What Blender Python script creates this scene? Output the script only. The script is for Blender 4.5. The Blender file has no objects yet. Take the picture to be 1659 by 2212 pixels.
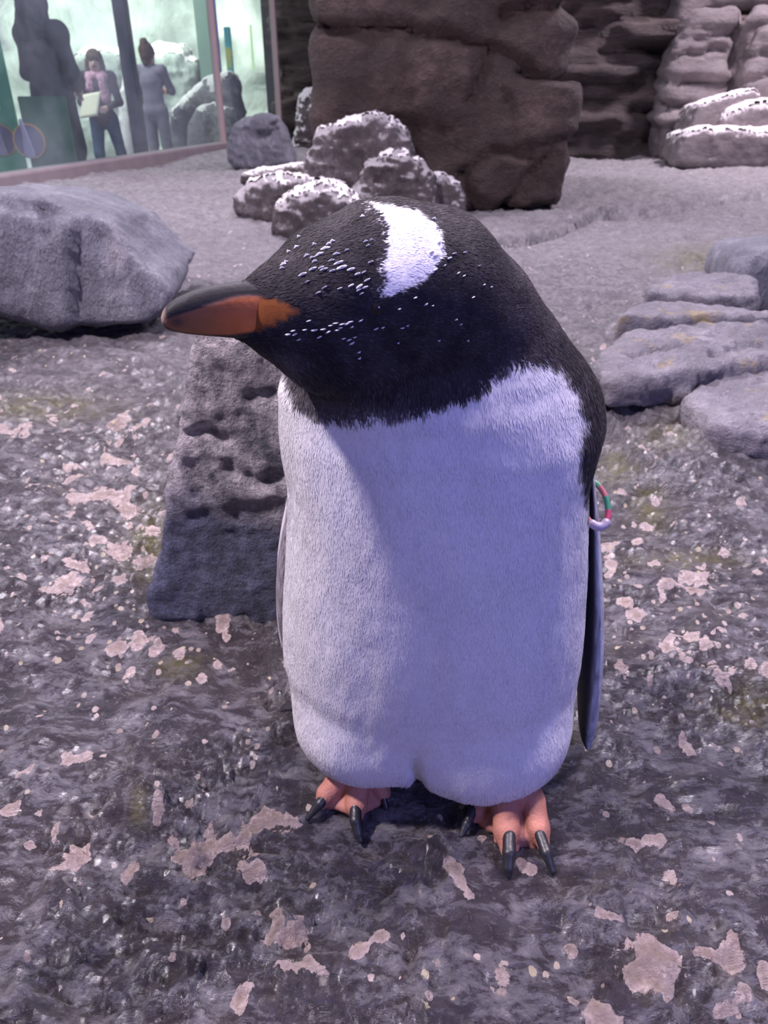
import bpy, math, random
import numpy as np
from mathutils import Vector
from mathutils.bvhtree import BVHTree

random.seed(7); RNG = np.random.default_rng(11)
sc = bpy.context.scene
COL = sc.collection

# ------------------------------------------------------------------ camera
CAM_H, PITCH, FPX, CU, CV = 0.60, math.radians(29.5), 1600.0, 829.5, 1106.0
cp, sp = math.cos(PITCH), math.sin(PITCH)
cam_d = bpy.data.cameras.new('camera')
cam_d.sensor_fit = 'VERTICAL'; cam_d.sensor_height = 36.0; cam_d.lens = FPX / 2212 * 36.0
cam_d.clip_start = 0.02; cam_d.clip_end = 100
cam_d.dof.use_dof = True; cam_d.dof.focus_distance = 0.52; cam_d.dof.aperture_fstop = 15.0
cam = bpy.data.objects.new('camera', cam_d); COL.objects.link(cam)
cam.location = (0, 0, CAM_H); cam.rotation_euler = (math.pi / 2 - PITCH, 0, 0)
sc.camera = cam

# ------------------------------------------------------------------ world, lamps, exposure
w = bpy.data.worlds.new('world'); sc.world = w; w.use_nodes = True
w.node_tree.nodes['Background'].inputs[0].default_value = (0.37, 0.33, 0.70, 1)
w.node_tree.nodes['Background'].inputs[1].default_value = 0.26

def area(name, loc, target, size, power, color, spread=180):
    d = bpy.data.lights.new(name, 'AREA'); d.shape = 'DISK'; d.size = size
    d.energy = power; d.color = color; d.spread = math.radians(spread)
    o = bpy.data.objects.new(name, d); COL.objects.link(o); o.location = loc
    o.rotation_euler = (Vector(target) - Vector(loc)).to_track_quat('-Z', 'Y').to_euler()
    return o
area('key_lamp', (-1.75, 0.35, 2.9), (0.0, 0.55, 0.25), 0.24, 140, (0.98, 0.86, 0.97))
area('blue_lamp', (1.0, -1.1, 0.95), (0.1, 0.6, 0.25), 0.7, 13, (0.24, 0.28, 1.0))
area('crown_lamp', (0.85, 1.05, 2.7), (0.12, 0.56, 0.40), 0.24, 7, (1.0, 0.84, 0.95), 60)
area('pool_lamp', (-0.4, 5.2, 4.2), (0.0, 3.6, 0.0), 0.8, 200, (0.95, 0.85, 1.0))
area('back_lamp', (4.2, 7.0, 4.4), (4.4, 8.2, 0.2), 0.9, 330, (1.0, 0.88, 1.0))
area('cool_lamp', (2.6, 2.2, 3.6), (2.2, 2.6, 0.0), 0.9, 95, (0.86, 0.82, 1.0))
area('left_lamp', (-2.2, 4.0, 4.0), (-2.0, 3.4, 0.0), 0.8, 100, (0.92, 0.86, 1.0))
area('hall_lamp', (-4.6, 13.4, 3.8), (-4.6, 16.0, 0.6), 2.4, 330, (0.96, 1.0, 0.95))
area('hall_front_lamp', (-5.0, 9.6, 3.8), (-4.2, 11.0, 0.0), 1.6, 170, (0.95, 1.0, 0.96))

sc.view_settings.view_transform = 'Standard'; sc.view_settings.look = 'None'
sc.view_settings.gamma = 1.0; sc.view_settings.use_curve_mapping = False
sc.view_settings.exposure = 0.30
sc.cycles.use_denoising = True
sc.cycles.max_bounces = 8; sc.cycles.transparent_max_bounces = 12

# ------------------------------------------------------------------ pixels and points
def raydir(u, v):
    a = (u - CU) / FPX; b = (CV - v) / FPX
    return np.array([a, cp + b * sp, b * cp - sp])
def PY(u, v, Y):
    d = raydir(u, v); t = Y / d[1]
    return np.array([d[0] * t, Y, CAM_H + d[2] * t])
def PZ(u, v, z=0.0):
    d = raydir(u, v); t = (z - CAM_H) / d[2]
    return np.array([d[0] * t, d[1] * t, z])
def proj(P):
    x, y, z = P[:, 0], P[:, 1], P[:, 2] - CAM_H
    f = y * cp - z * sp; up = y * sp + z * cp
    f = np.maximum(f, 1e-4)
    return CU + FPX * x / f, CV - FPX * up / f

# ------------------------------------------------------------------ noise
def _h(i, j, k, s):
    n = (i.astype(np.uint32) * np.uint32(374761393) + j.astype(np.uint32) * np.uint32(668265263)
         + k.astype(np.uint32) * np.uint32(2147483647) + np.uint32((s * 1274126177) & 0xffffffff))
    n = (n ^ (n >> np.uint32(13))) * np.uint32(1274126177)
    n = (n ^ (n >> np.uint32(15))) * np.uint32(2246822519)
    n = n ^ (n >> np.uint32(16))
    return n.astype(np.float32) / np.float32(4294967295.0)
def noise(P, f=1.0, s=0):
    """value noise in [-1, 1]"""
    Q = np.asarray(P, dtype=np.float64) * f + 37.3 * (s % 91) + 500
    I = np.floor(Q).astype(np.int64); F = (Q - I).astype(np.float32)
    F = F * F * F * (F * (F * 6 - 15) + 10)
    r = 0
    for a in (0, 1):
        wa = F[:, 0] if a else 1 - F[:, 0]
        for b in (0, 1):
            wb = F[:, 1] if b else 1 - F[:, 1]
            for c in (0, 1):
                wc = F[:, 2] if c else 1 - F[:, 2]
                r = r + _h(I[:, 0] + a, I[:, 1] + b, I[:, 2] + c, s) * wa * wb * wc
    return r * 2 - 1
def fbm(P, f=1.0, o=4, s=0, g=0.5):
    r = 0; a = 1.0
    for k in range(o):
        r = r + a * noise(P, f, s + k * 7); f *= 2.03; a *= g
    return r
def ridged(P, f=1.0, o=3, s=0):
    r = 0; a = 1.0
    for k in range(o):
        r = r + a * (1 - 2 * np.abs(noise(P, f, s + k * 5))); f *= 2.1; a *= 0.5
    return r
def sstep(a, b, x):
    t = np.clip((x - a) / (b - a), 0, 1); return t * t * (3 - 2 * t)

# ------------------------------------------------------------------ meshes
def new_obj(name, me, mat=None, parent=None):
    o = bpy.data.objects.new(name, me); COL.objects.link(o)
    if mat is not None and not me.materials: me.materials.append(mat)
    if parent is not None: o.parent = parent
    return o
def mesh_np(name, V, F, smooth=True):
    me = bpy.data.meshes.new(name)
    V = np.asarray(V, dtype=np.float32); F = np.asarray(F, dtype=np.int32)
    n, k = F.shape
    me.vertices.add(len(V)); me.vertices.foreach_set('co', V.ravel())
    me.loops.add(n * k); me.loops.foreach_set('vertex_index', F.ravel())
    me.polygons.add(n)
    me.polygons.foreach_set('loop_start', np.arange(0, n * k, k, dtype=np.int32))
    me.polygons.foreach_set('use_smooth', np.full(n, smooth))
    me.update(calc_edges=True); me.validate()
    return me
def set_color(me, C, name='Col'):
    a = me.color_attributes.new(name, 'FLOAT_COLOR', 'POINT')
    C = np.asarray(C, dtype=np.float32)
    if C.shape[1] == 3: C = np.hstack([C, np.ones((len(C), 1), np.float32)])
    a.data.foreach_set('color', C.ravel())
def set_float(me, A, name):
    a = me.attributes.new(name, 'FLOAT', 'POINT'); a.data.foreach_set('value', np.asarray(A, dtype=np.float32))
def vnormals(V, F):
    V = np.asarray(V, dtype=np.float64)
    if F.shape[1] == 4: n = np.cross(V[F[:, 2]] - V[F[:, 0]], V[F[:, 3]] - V[F[:, 1]])
    else: n = np.cross(V[F[:, 1]] - V[F[:, 0]], V[F[:, 2]] - V[F[:, 0]])
    N = np.zeros_like(V)
    for k in range(F.shape[1]):
        for c in range(3): N[:, c] += np.bincount(F[:, k], n[:, c], len(V))
    return N / np.maximum(np.linalg.norm(N, axis=1, keepdims=True), 1e-12)
def nets(fun, lo, hi, h):
    """surface nets of fun(P)<0 on a grid"""
    lo = np.array(lo, float); hi = np.array(hi, float)
    n = np.maximum(np.ceil((hi - lo) / h).astype(int) + 1, 4)
    ax = [lo[i] + h * np.arange(n[i]) for i in range(3)]
    G = np.stack(np.meshgrid(*ax, indexing='ij'), -1).reshape(-1, 3)
    D = fun(G).reshape(n).astype(np.float32)
    S = D < 0
    cnt = sum(S[a:n[0]-1+a, b:n[1]-1+b, c:n[2]-1+c].astype(np.int8) for a in (0,1) for b in (0,1) for c in (0,1))
    act = (cnt > 0) & (cnt < 8)
    idx = np.argwhere(act); vid = -np.ones(act.shape, np.int64); vid[act] = np.arange(len(idx))
    acc = np.zeros((len(idx), 3)); num = np.zeros(len(idx))
    corners = [(a, b, c) for a in (0,1) for b in (0,1) for c in (0,1)]
    for p in corners:
        for d in range(3):
            if p[d]: continue
            q = list(p); q[d] = 1
            A = D[idx[:,0]+p[0], idx[:,1]+p[1], idx[:,2]+p[2]]; B = D[idx[:,0]+q[0], idx[:,1]+q[1], idx[:,2]+q[2]]
            m = (A < 0) != (B < 0)
            t = np.where(m, A / np.where(m, A - B, 1), 0)
            pos = np.tile(np.array(p, float), (len(idx), 1)); pos[:, d] += t
            acc[m] += pos[m]; num[m] += 1
    V = lo + h * (idx + acc / np.maximum(num, 1)[:, None])
    quads = []
    for d in range(3):
        e1, e2 = [(1, 2), (2, 0), (0, 1)][d]
        sl0 = [slice(None)] * 3; sl1 = [slice(None)] * 3
        sl0[d] = slice(0, n[d]-1); sl1[d] = slice(1, n[d])
        A = S[tuple(sl0)]; B = S[tuple(sl1)]
        for flip in (0, 1):
            m = (A & ~B) if flip == 0 else (~A & B)
            I = np.argwhere(m)
            I = I[(I[:, e1] > 0) & (I[:, e2] > 0) & (I[:, e1] < n[e1]-1) & (I[:, e2] < n[e2]-1)]
            def at(o1, o2):
                J = I.copy(); J[:, e1] -= o1; J[:, e2] -= o2
                return vid[J[:,0], J[:,1], J[:,2]]
            q = [at(1, 1), at(0, 1), at(0, 0), at(1, 0)]
            if flip: q = q[::-1]
            quads.append(np.stack(q, 1))
    F = np.concatenate(quads)
    return V, F[(F >= 0).all(1)]
def relax(V, F, it=2, lam=0.5):
    E = np.concatenate([F[:, [k, (k+1) % F.shape[1]]] for k in range(F.shape[1])])
    deg = np.bincount(E[:, 0], minlength=len(V)) + np.bincount(E[:, 1], minlength=len(V))
    for i in range(it):
        A = np.stack([np.bincount(E[:, 0], V[E[:, 1], c], len(V)) + np.bincount(E[:, 1], V[E[:, 0], c], len(V)) for c in range(3)], 1)
        V = V + lam * (A / np.maximum(deg, 1)[:, None] - V)
    return V
def smin(a, b, k):
    h = np.clip(0.5 + 0.5 * (b - a) / k, 0, 1)
    return b + (a - b) * h - k * h * (1 - h)
def rcone(P, a, b, ra, rb):
    a = np.asarray(a, float); b = np.asarray(b, float); ab = b - a
    t = np.clip(((P - a) @ ab) / max(ab @ ab, 1e-12), 0, 1)
    return np.linalg.norm(P - a - t[:, None] * ab, axis=1) - (ra + (rb - ra) * t)
def chain(P, pts, k=0.0, depth=1.0):
    """pts: (xyz, r); union of round cones"""
    r = None
    if depth != 1.0: pass
    for (a, ra), (b, rb) in zip(pts[:-1], pts[1:]):
        d = rcone(P, a, b, ra, rb)
        r = d if r is None else (smin(r, d, k) if k else np.minimum(r, d))
    return r
def bounds(pts, pad):
    A = np.array([p for p, r in pts]); R = max(r for p, r in pts) + pad
    return A.min(0) - R, A.max(0) + R
def poly_sd(X, Z, poly):
    """signed distance to polygon (negative inside)"""
    poly = np.asarray(poly, float); d = np.full(X.shape, 1e9); ins = np.zeros(X.shape, bool)
    n = len(poly)
    for i in range(n):
        a = poly[i]; b = poly[(i + 1) % n]; e = b - a
        wx = X - a[0]; wz = Z - a[1]
        t = np.clip((wx * e[0] + wz * e[1]) / max(e @ e, 1e-12), 0, 1)
        d = np.minimum(d, (wx - e[0] * t) ** 2 + (wz - e[1] * t) ** 2)
        c = (a[1] > Z) != (b[1] > Z)
        if abs(e[1]) > 1e-12:
            ins ^= c & (X < e[0] * (Z - a[1]) / e[1] + a[0])
    return np.where(ins, -1, 1) * np.sqrt(d)
def line_d(U, V, pl):
    d = np.full(U.shape, 1e9)
    for a, b in zip(pl[:-1], pl[1:]):
        a = np.array(a, float); b = np.array(b, float); e = b - a
        t = np.clip(((U - a[0]) * e[0] + (V - a[1]) * e[1]) / max(e @ e, 1e-9), 0, 1)
        d = np.minimum(d, np.hypot(U - a[0] - e[0] * t, V - a[1] - e[1] * t))
    return d
def box_mesh(name, lo, hi, mat=None, parent=None, bevel=0.0):
    lo = np.array(lo, float); hi = np.array(hi, float)
    import bmesh
    bm = bmesh.new(); bmesh.ops.create_cube(bm, size=1)
    for v in bm.verts: v.co = Vector([lo[i] + (v.co[i] + 0.5) * (hi[i] - lo[i]) for i in range(3)])
    if bevel: bmesh.ops.bevel(bm, geom=bm.edges[:], offset=bevel, segments=2, affect='EDGES')
    me = bpy.data.meshes.new(name); bm.to_mesh(me); bm.free()
    return new_obj(name, me, mat, parent)
def tag(o, label=None, cat=None, group=None, kind=None):
    if label: o['label'] = label
    if cat: o['category'] = cat
    if group: o['group'] = group
    if kind: o['kind'] = kind
    return o
def empty(name, loc=(0, 0, 0)):
    o = bpy.data.objects.new(name, None); COL.objects.link(o); o.location = loc; o.empty_display_size = 0.1
    return o

# ------------------------------------------------------------------ materials
class NT:
    def __init__(self, name):
        self.m = bpy.data.materials.new(name); self.m.use_nodes = True
        self.t = self.m.node_tree; self.n = self.t.nodes; self.bsdf = self.n['Principled BSDF']; self.out = self.n['Material Output']
    def node(self, typ, ins=None, **kw):
        x = self.n.new(typ)
        for k, v in kw.items(): setattr(x, k, v)
        for k, v in (ins or {}).items(): self.put(x.inputs[k], v)
        return x
    def put(self, sock, v):
        if hasattr(v, 'is_output'): self.t.links.new(v, sock)
        else:
            if isinstance(v, (tuple, list)) and len(v) == 3 and sock.type == 'RGBA': v = (*v, 1)
            sock.default_value = v
    def pos(self): 
        return self.node('ShaderNodeNewGeometry').outputs['Position']
    def noise(self, scale, detail=6, rough=0.6, vec=None, dist=0.0):
        return self.node('ShaderNodeTexNoise', {'Scale': scale, 'Detail': detail, 'Roughness': rough, 'Distortion': dist, 'Vector': vec if vec is not None else self.pos()}).outputs['Fac']
    def ramp(self, fac, stops, interp='LINEAR'):
        x = self.node('ShaderNodeValToRGB', {'Fac': fac}); cr = x.color_ramp; cr.interpolation = interp
        while len(cr.elements) < len(stops): cr.elements.new(0.5)
        for e, (p, c) in zip(cr.elements, stops):
            e.position = p; e.color = (*c, 1) if not isinstance(c, float) else (c, c, c, 1)
        return x.outputs['Color']
    def mix(self, fac, a, b, blend='MIX'):
        x = self.node('ShaderNodeMix', data_type='RGBA', blend_type=blend)
        self.put(x.inputs[0], fac); self.put(x.inputs[6], a); self.put(x.inputs[7], b)
        return x.outputs[2]
    def math(self, op, a, b=0.0, clamp=False):
        x = self.node('ShaderNodeMath', operation=op, use_clamp=clamp); self.put(x.inputs[0], a); self.put(x.inputs[1], b)
        return x.outputs[0]
    def maprange(self, v, a, b, c=0.0, d=1.0):
        x = self.node('ShaderNodeMapRange', {'Value': v, 'From Min': a, 'From Max': b, 'To Min': c, 'To Max': d}); return x.outputs[0]
    def attr(self, name, out='Fac'):
        return self.node('ShaderNodeAttribute', attribute_name=name).outputs[out]
    def bump(self, height, strength=0.5, dist=0.01, normal=None):
        x = self.node('ShaderNodeBump', {'Height': height, 'Strength': strength, 'Distance': dist})
        if normal is not None: self.put(x.inputs['Normal'], normal)
        return x.outputs['Normal']
    def done(self, color=None, rough=None, normal=None, **kw):
        b = self.bsdf
        if color is not None: self.put(b.inputs['Base Color'], color)
        if rough is not None: self.put(b.inputs['Roughness'], rough)
        if normal is not None: self.put(b.inputs['Normal'], normal)
        for k, v in kw.items(): self.put(b.inputs[k.replace('_', ' ')], v)
        return self.m

def plain(name, c, rough=0.6, var=0.12, scale=30, **kw):
    t = NT(name); n = t.noise(scale, 4)
    col = t.mix(n, tuple(x * (1 - var) for x in c), tuple(min(x * (1 + var), 1) for x in c))
    return t.done(col, rough, t.bump(n, 0.15, 0.004), **kw)
def rockmat(name, dark, mid, light, scale=3.0, rough=0.75, bump=0.6, bd=0.02, streak=(1, 1, 1), lichen=None, dust=None):
    t = NT(name)
    v = t.node('ShaderNodeMapping', {'Vector': t.pos(), 'Scale': streak}).outputs[0]
    n1 = t.noise(scale, 8, 0.65, v, 0.3); n2 = t.noise(scale * 5, 6, 0.7, v); n3 = t.noise(scale * 22, 4, 0.7, v)
    c = t.ramp(n1, [(0.30, dark), (0.52, mid), (0.72, light)])
    c = t.mix(t.maprange(n2, 0.35, 0.7), tuple(x * 0.62 for x in mid), c)
    c = t.mix(t.maprange(n3, 0.58, 0.72, 0, 0.55), c, light)
    if lichen: c = t.mix(t.maprange(t.noise(scale * 2.3, 4), 0.62, 0.72, 0, 0.6), c, lichen)
    hgt = t.math('ADD', t.math('MULTIPLY', n2, 0.8), t.math('MULTIPLY', n3, 0.35))
    hgt = t.math('ADD', hgt, n1)
    if dust is not None:
        nz_ = t.node('ShaderNodeSeparateXYZ', {'Vector': t.node('ShaderNodeNewGeometry').outputs['Normal']}).outputs[2]
        q = t.math('ADD', nz_, t.math('MULTIPLY', t.math('SUBTRACT', t.noise(26, 7, 0.8), 0.5), 1.9))
        c = t.mix(t.maprange(q, dust, dust + 0.25, 0, 0.9), c, (0.66, 0.60, 0.61))
    return t.done(c, rough, t.bump(hgt, bump, bd))

M = {}
M['boulder'] = rockmat('boulder_rock', (0.07, 0.07, 0.095), (0.27, 0.27, 0.32), (0.56, 0.52, 0.55), 5, 0.65, 1.0, 0.03, (1.2, 1.2, 0.55))
M['stone'] = None
M['brown'] = rockmat('brown_rock', (0.024, 0.016, 0.016), (0.105, 0.068, 0.058), (0.25, 0.17, 0.145), 2.8, 0.7, 1.0, 0.06, (1, 1, 1.3))
M['strata'] = rockmat('strata_rock', (0.022, 0.017, 0.02), (0.085, 0.062, 0.06), (0.22, 0.165, 0.15), 1.3, 0.75, 1.0, 0.08, (0.55, 0.55, 2.6))
M['column'] = rockmat('column_rock', (0.08, 0.068, 0.075), (0.21, 0.175, 0.18), (0.33, 0.28, 0.29), 1.8, 0.75, 0.7, 0.04, (0.8, 0.8, 1.8))
M['crag'] = rockmat('crag_rock', (0.035, 0.03, 0.034), (0.21, 0.175, 0.175), (0.60, 0.52, 0.52), 8, 0.8, 1.0, 0.03, dust=0.30)
M['slab'] = rockmat('slab_rock', (0.09, 0.078, 0.085), (0.25, 0.21, 0.215), (0.40, 0.34, 0.35), 3.0, 0.75, 0.8, 0.03, (0.8, 0.8, 1.8), dust=0.35)
M['ledge'] = rockmat('ledge_rock', (0.10, 0.092, 0.115), (0.30, 0.275, 0.31), (0.55, 0.50, 0.53), 5.5, 0.6, 1.0, 0.025, (1, 1, 1.5), (0.42, 0.31, 0.12))
M['pale'] = rockmat('pale_rock', (0.30, 0.33, 0.31), (0.48, 0.52, 0.48), (0.72, 0.74, 0.68), 1.6, 0.8, 0.6, 0.03)
def snow_mat():
    t = NT('snow_dust'); n = t.noise(60, 6, 0.7)
    return t.done(t.ramp(n, [(0.3, (0.56, 0.51, 0.52)), (0.6, (0.86, 0.80, 0.81))]), 0.85, t.bump(n, 0.5, 0.01))
M['snow'] = snow_mat()
def stone_mat():
    t = NT('chiselled_stone'); p = t.pos()
    n1 = t.noise(14, 8, 0.7); n2 = t.noise(60, 6, 0.75); n3 = t.noise(5, 4)
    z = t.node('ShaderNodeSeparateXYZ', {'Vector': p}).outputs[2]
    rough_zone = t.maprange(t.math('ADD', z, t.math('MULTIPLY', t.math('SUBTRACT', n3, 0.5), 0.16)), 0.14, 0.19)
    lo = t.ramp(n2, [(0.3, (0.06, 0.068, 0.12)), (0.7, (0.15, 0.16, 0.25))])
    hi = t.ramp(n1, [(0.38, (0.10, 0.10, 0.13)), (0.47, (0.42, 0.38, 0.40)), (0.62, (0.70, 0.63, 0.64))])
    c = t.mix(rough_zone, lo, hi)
    hgt = t.math('ADD', t.math('MULTIPLY', n1, t.maprange(rough_zone, 0, 1, 0.25, 1.0)), t.math('MULTIPLY', n2, 0.65))
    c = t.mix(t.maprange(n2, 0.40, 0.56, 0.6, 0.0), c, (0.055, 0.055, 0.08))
    return t.done(c, 0.62, t.bump(hgt, 1.0, 0.022))
M['stone'] = stone_mat()
def ground_mat():
    t = NT('wet_rock_floor'); p = t.pos()
    sep = t.node('ShaderNodeSeparateXYZ', {'Vector': p})
    rot = t.node('ShaderNodeMapping', {'Vector': p, 'Rotation': (0, 0, 0.5), 'Scale': (1.0, 1.9, 1.0)}).outputs[0]
    far = t.maprange(sep.outputs[1], 0.9, 2.6)
    n1 = t.noise(11, 9, 0.68, rot, 0.8); n2 = t.noise(42, 8, 0.72, rot, 0.5); n3 = t.noise(190, 5, 0.7); nw = t.noise(5.0, 5, 0.6)
    film = t.math('ADD', t.math('MULTIPLY', n1, 0.5), t.math('MULTIPLY', n2, 0.55))
    base = t.ramp(film, [(0.38, (0.040, 0.031, 0.036)), (0.522, (0.078, 0.065, 0.072)), (0.540, (0.150, 0.140, 0.158)), (0.66, (0.34, 0.315, 0.335))])
    base = t.mix(t.maprange(n3, 0.60, 0.68, 0, 0.6), base, (0.34, 0.30, 0.32))
    dry = t.ramp(t.math('ADD', t.math('MULTIPLY', n1, 0.35), t.math('MULTIPLY', n2, 0.65)), [(0.38, (0.10, 0.092, 0.105)), (0.50, (0.24, 0.215, 0.235)), (0.64, (0.42, 0.38, 0.40))])
    c = t.mix(far, base, dry)
    gravel = t.ramp(t.math('ADD', t.math('MULTIPLY', t.noise(16, 8, 0.8), 0.7), t.math('MULTIPLY', t.noise(90, 4, 0.8), 0.3)), [(0.38, (0.20, 0.18, 0.19)), (0.52, (0.40, 0.365, 0.38)), (0.66, (0.66, 0.60, 0.61))])
    c = t.mix(t.maprange(t.math('ADD', sep.outputs[1], t.math('MULTIPLY', nw, 1.4)), 3.4, 5.2, 0, 0.85), c, gravel)
    alg = t.attr('algae'); an = t.noise(26, 6, 0.7)
    c = t.mix(t.math('MULTIPLY', alg, t.maprange(an, 0.36, 0.58, 0.15, 0.95), True), c, t.ramp(t.noise(80, 4), [(0.3, (0.10, 0.095, 0.03)), (0.7, (0.26, 0.23, 0.09))]))
    cr = t.attr('crust')
    cs = t.math('ADD', cr, t.math('MULTIPLY', t.math('ADD', t.math('SUBTRACT', t.noise(130, 5, 0.7), 0.5), t.math('MULTIPLY', t.math('SUBTRACT', t.noise(420, 3, 0.7), 0.5), 0.5)), 0.6))
    cmask = t.maprange(cs, 0.49, 0.53)
    ccol = t.ramp(t.noise(230, 5, 0.75), [(0.30, (0.30, 0.21, 0.19)), (0.44, (0.60, 0.47, 0.45)), (0.62, (0.84, 0.70, 0.67))])
    ccol = t.mix(t.maprange(t.noise(16, 3), 0.58, 0.70, 0, 0.6), ccol, (0.40, 0.25, 0.18))
    ccol = t.mix(t.maprange(cs, 0.72, 1.0, 0, 0.55), ccol, (0.36, 0.25, 0.21))
    ccol = t.mix(t.maprange(sep.outputs[1], 0.45, 0.75, 0.30, 0.0), ccol, (0.30, 0.22, 0.20))
    c = t.mix(cmask, c, ccol)
    vo = t.node('ShaderNodeTexVoronoi', {'Vector': t.node('ShaderNodeMapping', {'Vector': p, 'Scale': (1, 0.8, 1)}).outputs[0], 'Scale': 95.0})
    pick = t.math('LESS_THAN', t.node('ShaderNodeSeparateColor', {'Color': vo.outputs['Color']}).outputs[0], t.attr('speck'))
    rad = t.math('ADD', t.math('MULTIPLY', t.node('ShaderNodeSeparateColor', {'Color': vo.outputs['Color']}).outputs[1], 0.28), t.math('MULTIPLY', t.noise(260, 3), 0.22))
    spot = t.math('MULTIPLY', pick, t.math('LESS_THAN', vo.outputs['Distance'], rad))
    c = t.mix(spot, c, t.ramp(t.node('ShaderNodeSeparateColor', {'Color': vo.outputs['Color']}).outputs[2], [(0.2, (0.50, 0.40, 0.36)), (0.5, (0.80, 0.66, 0.62)), (0.85, (0.72, 0.62, 0.44))]))
    rough = t.math('ADD', t.maprange(far, 0, 1, 0.10, 0.55), t.math('MULTIPLY', t.maprange(n2, 0.35, 0.65), 0.16))
    rough = t.mix(cmask, rough, (0.6, 0.6, 0.6))
    hgt = t.math('ADD', t.math('MULTIPLY', n2, 0.9), t.math('MULTIPLY', n3, 0.16))
    hgt = t.math('ADD', hgt, t.math('MULTIPLY', cmask, 0.22))
    return t.done(c, rough, t.bump(hgt, 1.0, 0.026), Specular_IOR_Level=0.7, Coat_Weight=t.math('MULTIPLY', t.maprange(far, 0, 1, 1.0, 0.0), t.maprange(cmask, 0, 1, 1.0, 0.15)), Coat_Roughness=0.07, Coat_Normal=t.bump(t.math('ADD', n2, t.math('MULTIPLY', n3, 0.3)), 0.8, 0.014))
M['ground'] = ground_mat()
def vcol_mat(name, rough, spec=0.3, bump=0.0, sheen=0.0, bscale=400):
    t = NT(name); c = t.attr('Col', 'Color')
    nrm = t.bump(t.noise(bscale, 4), bump, 0.002) if bump else None
    return t.done(c, rough, nrm, Specular_IOR_Level=spec, Sheen_Weight=sheen)
M['plumage'] = vcol_mat('plumage', 0.75, 0.15, 0.12, 0.0, 500)
M['feather'] = vcol_mat('feather_tips', 0.7, 0.15)
M['bill'] = vcol_mat('bill_horn', 0.58, 0.22, 0.25, 0, 200)
M['skin'] = vcol_mat('foot_skin', 0.55, 0.35, 0.5, 0, 420)
M['flip'] = vcol_mat('flipper_feathers', 0.55, 0.3, 0.5, 0, 600)
M['cloth'] = vcol_mat('visitor_clothes', 0.8, 0.2)
M['claw'] = plain('claw_horn', (0.018, 0.018, 0.022), 0.38, 0.4, 300)
M['kerb'] = plain('concrete_kerb', (0.23, 0.19, 0.20), 0.8, 0.25, 6)
M['white_fleck'] = plain('white_fleck', (0.62, 0.60, 0.62), 0.7, 0.05, 200)

# ------------------------------------------------------------------ ground
GB = PZ(484, 327)[:2]; GA = PZ(40, 402)[:2]; GA = GA + (GA - GB) / np.linalg.norm(GA - GB) * 2.6; GD = PY(606, 300, 11.3)[:2]   # foot of the glass wall
FEET = [PZ(760, 1725)[:2], PZ(1110, 1765)[:2], PZ(930, 1640)[:2]]
def ground_z(P2, full=False):
    P = np.column_stack([P2, np.zeros(len(P2))])
    c, s = math.cos(0.5), math.sin(0.5)
    R = np.column_stack([P[:, 0] * c - P[:, 1] * s, (P[:, 0] * s + P[:, 1] * c) * 1.7, P[:, 2]])
    r = np.hypot(P2[:, 0], P2[:, 1])
    wq = np.column_stack([R[:, 0] + 0.02 * noise(P, 14, 3), R[:, 1] + 0.03 * noise(P, 14, 4), R[:, 2]])
    lowf = 0.035 * fbm(P, 1.1, 3, 5) * sstep(0.9, 2.6, r)
    m0 = 0.55 * ridged(wq, 9, 3, 21) + 0.8 * fbm(P, 6, 3, 9)
    st_ = m0 * 3.2 + 0.35 * fbm(wq, 40, 3, 23); fl = np.floor(st_)
    mid = 0.019 * (0.45 * m0 + 0.55 * (fl + sstep(0.62, 0.95, st_ - fl)) / 3.2)
    fine = 0.0072 * fbm(wq, 44, 4, 31, 0.6) * (0.25 + 1.1 * sstep(-0.35, 0.45, fbm(P, 7, 2, 55)))
    fm = np.zeros(len(P2))
    for f in FEET: fm = np.maximum(fm, 1 - sstep(0.04, 0.13, np.hypot(P2[:, 0] - f[0], P2[:, 1] - f[1])))
    z = lowf + mid * (1 - 0.85 * fm) + fine * (1 - 0.5 * fm) - 0.004
    u, v = proj(np.column_stack([P2, z]))
    dd = line_d(u, v, [(960, 560), (1040, 525), (1150, 512), (1260, 478), (1290, 460), (1330, 465), (1430, 455), (1520, 432), (1659, 418), (1760, 405)])
    z = z - 0.09 * np.exp(-((dd + 5 * noise(P, 6, 77)) / 8.0) ** 2) * (r > 2)
    lump = np.exp(-((u - 1480) / 190) ** 4 - ((v - 940) / 110) ** 4) * (P2[:, 1] > 0.3)
    z = z + lump * 0.022 * (ridged(P, 13, 3, 88) + 0.3)
    return z
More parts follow.
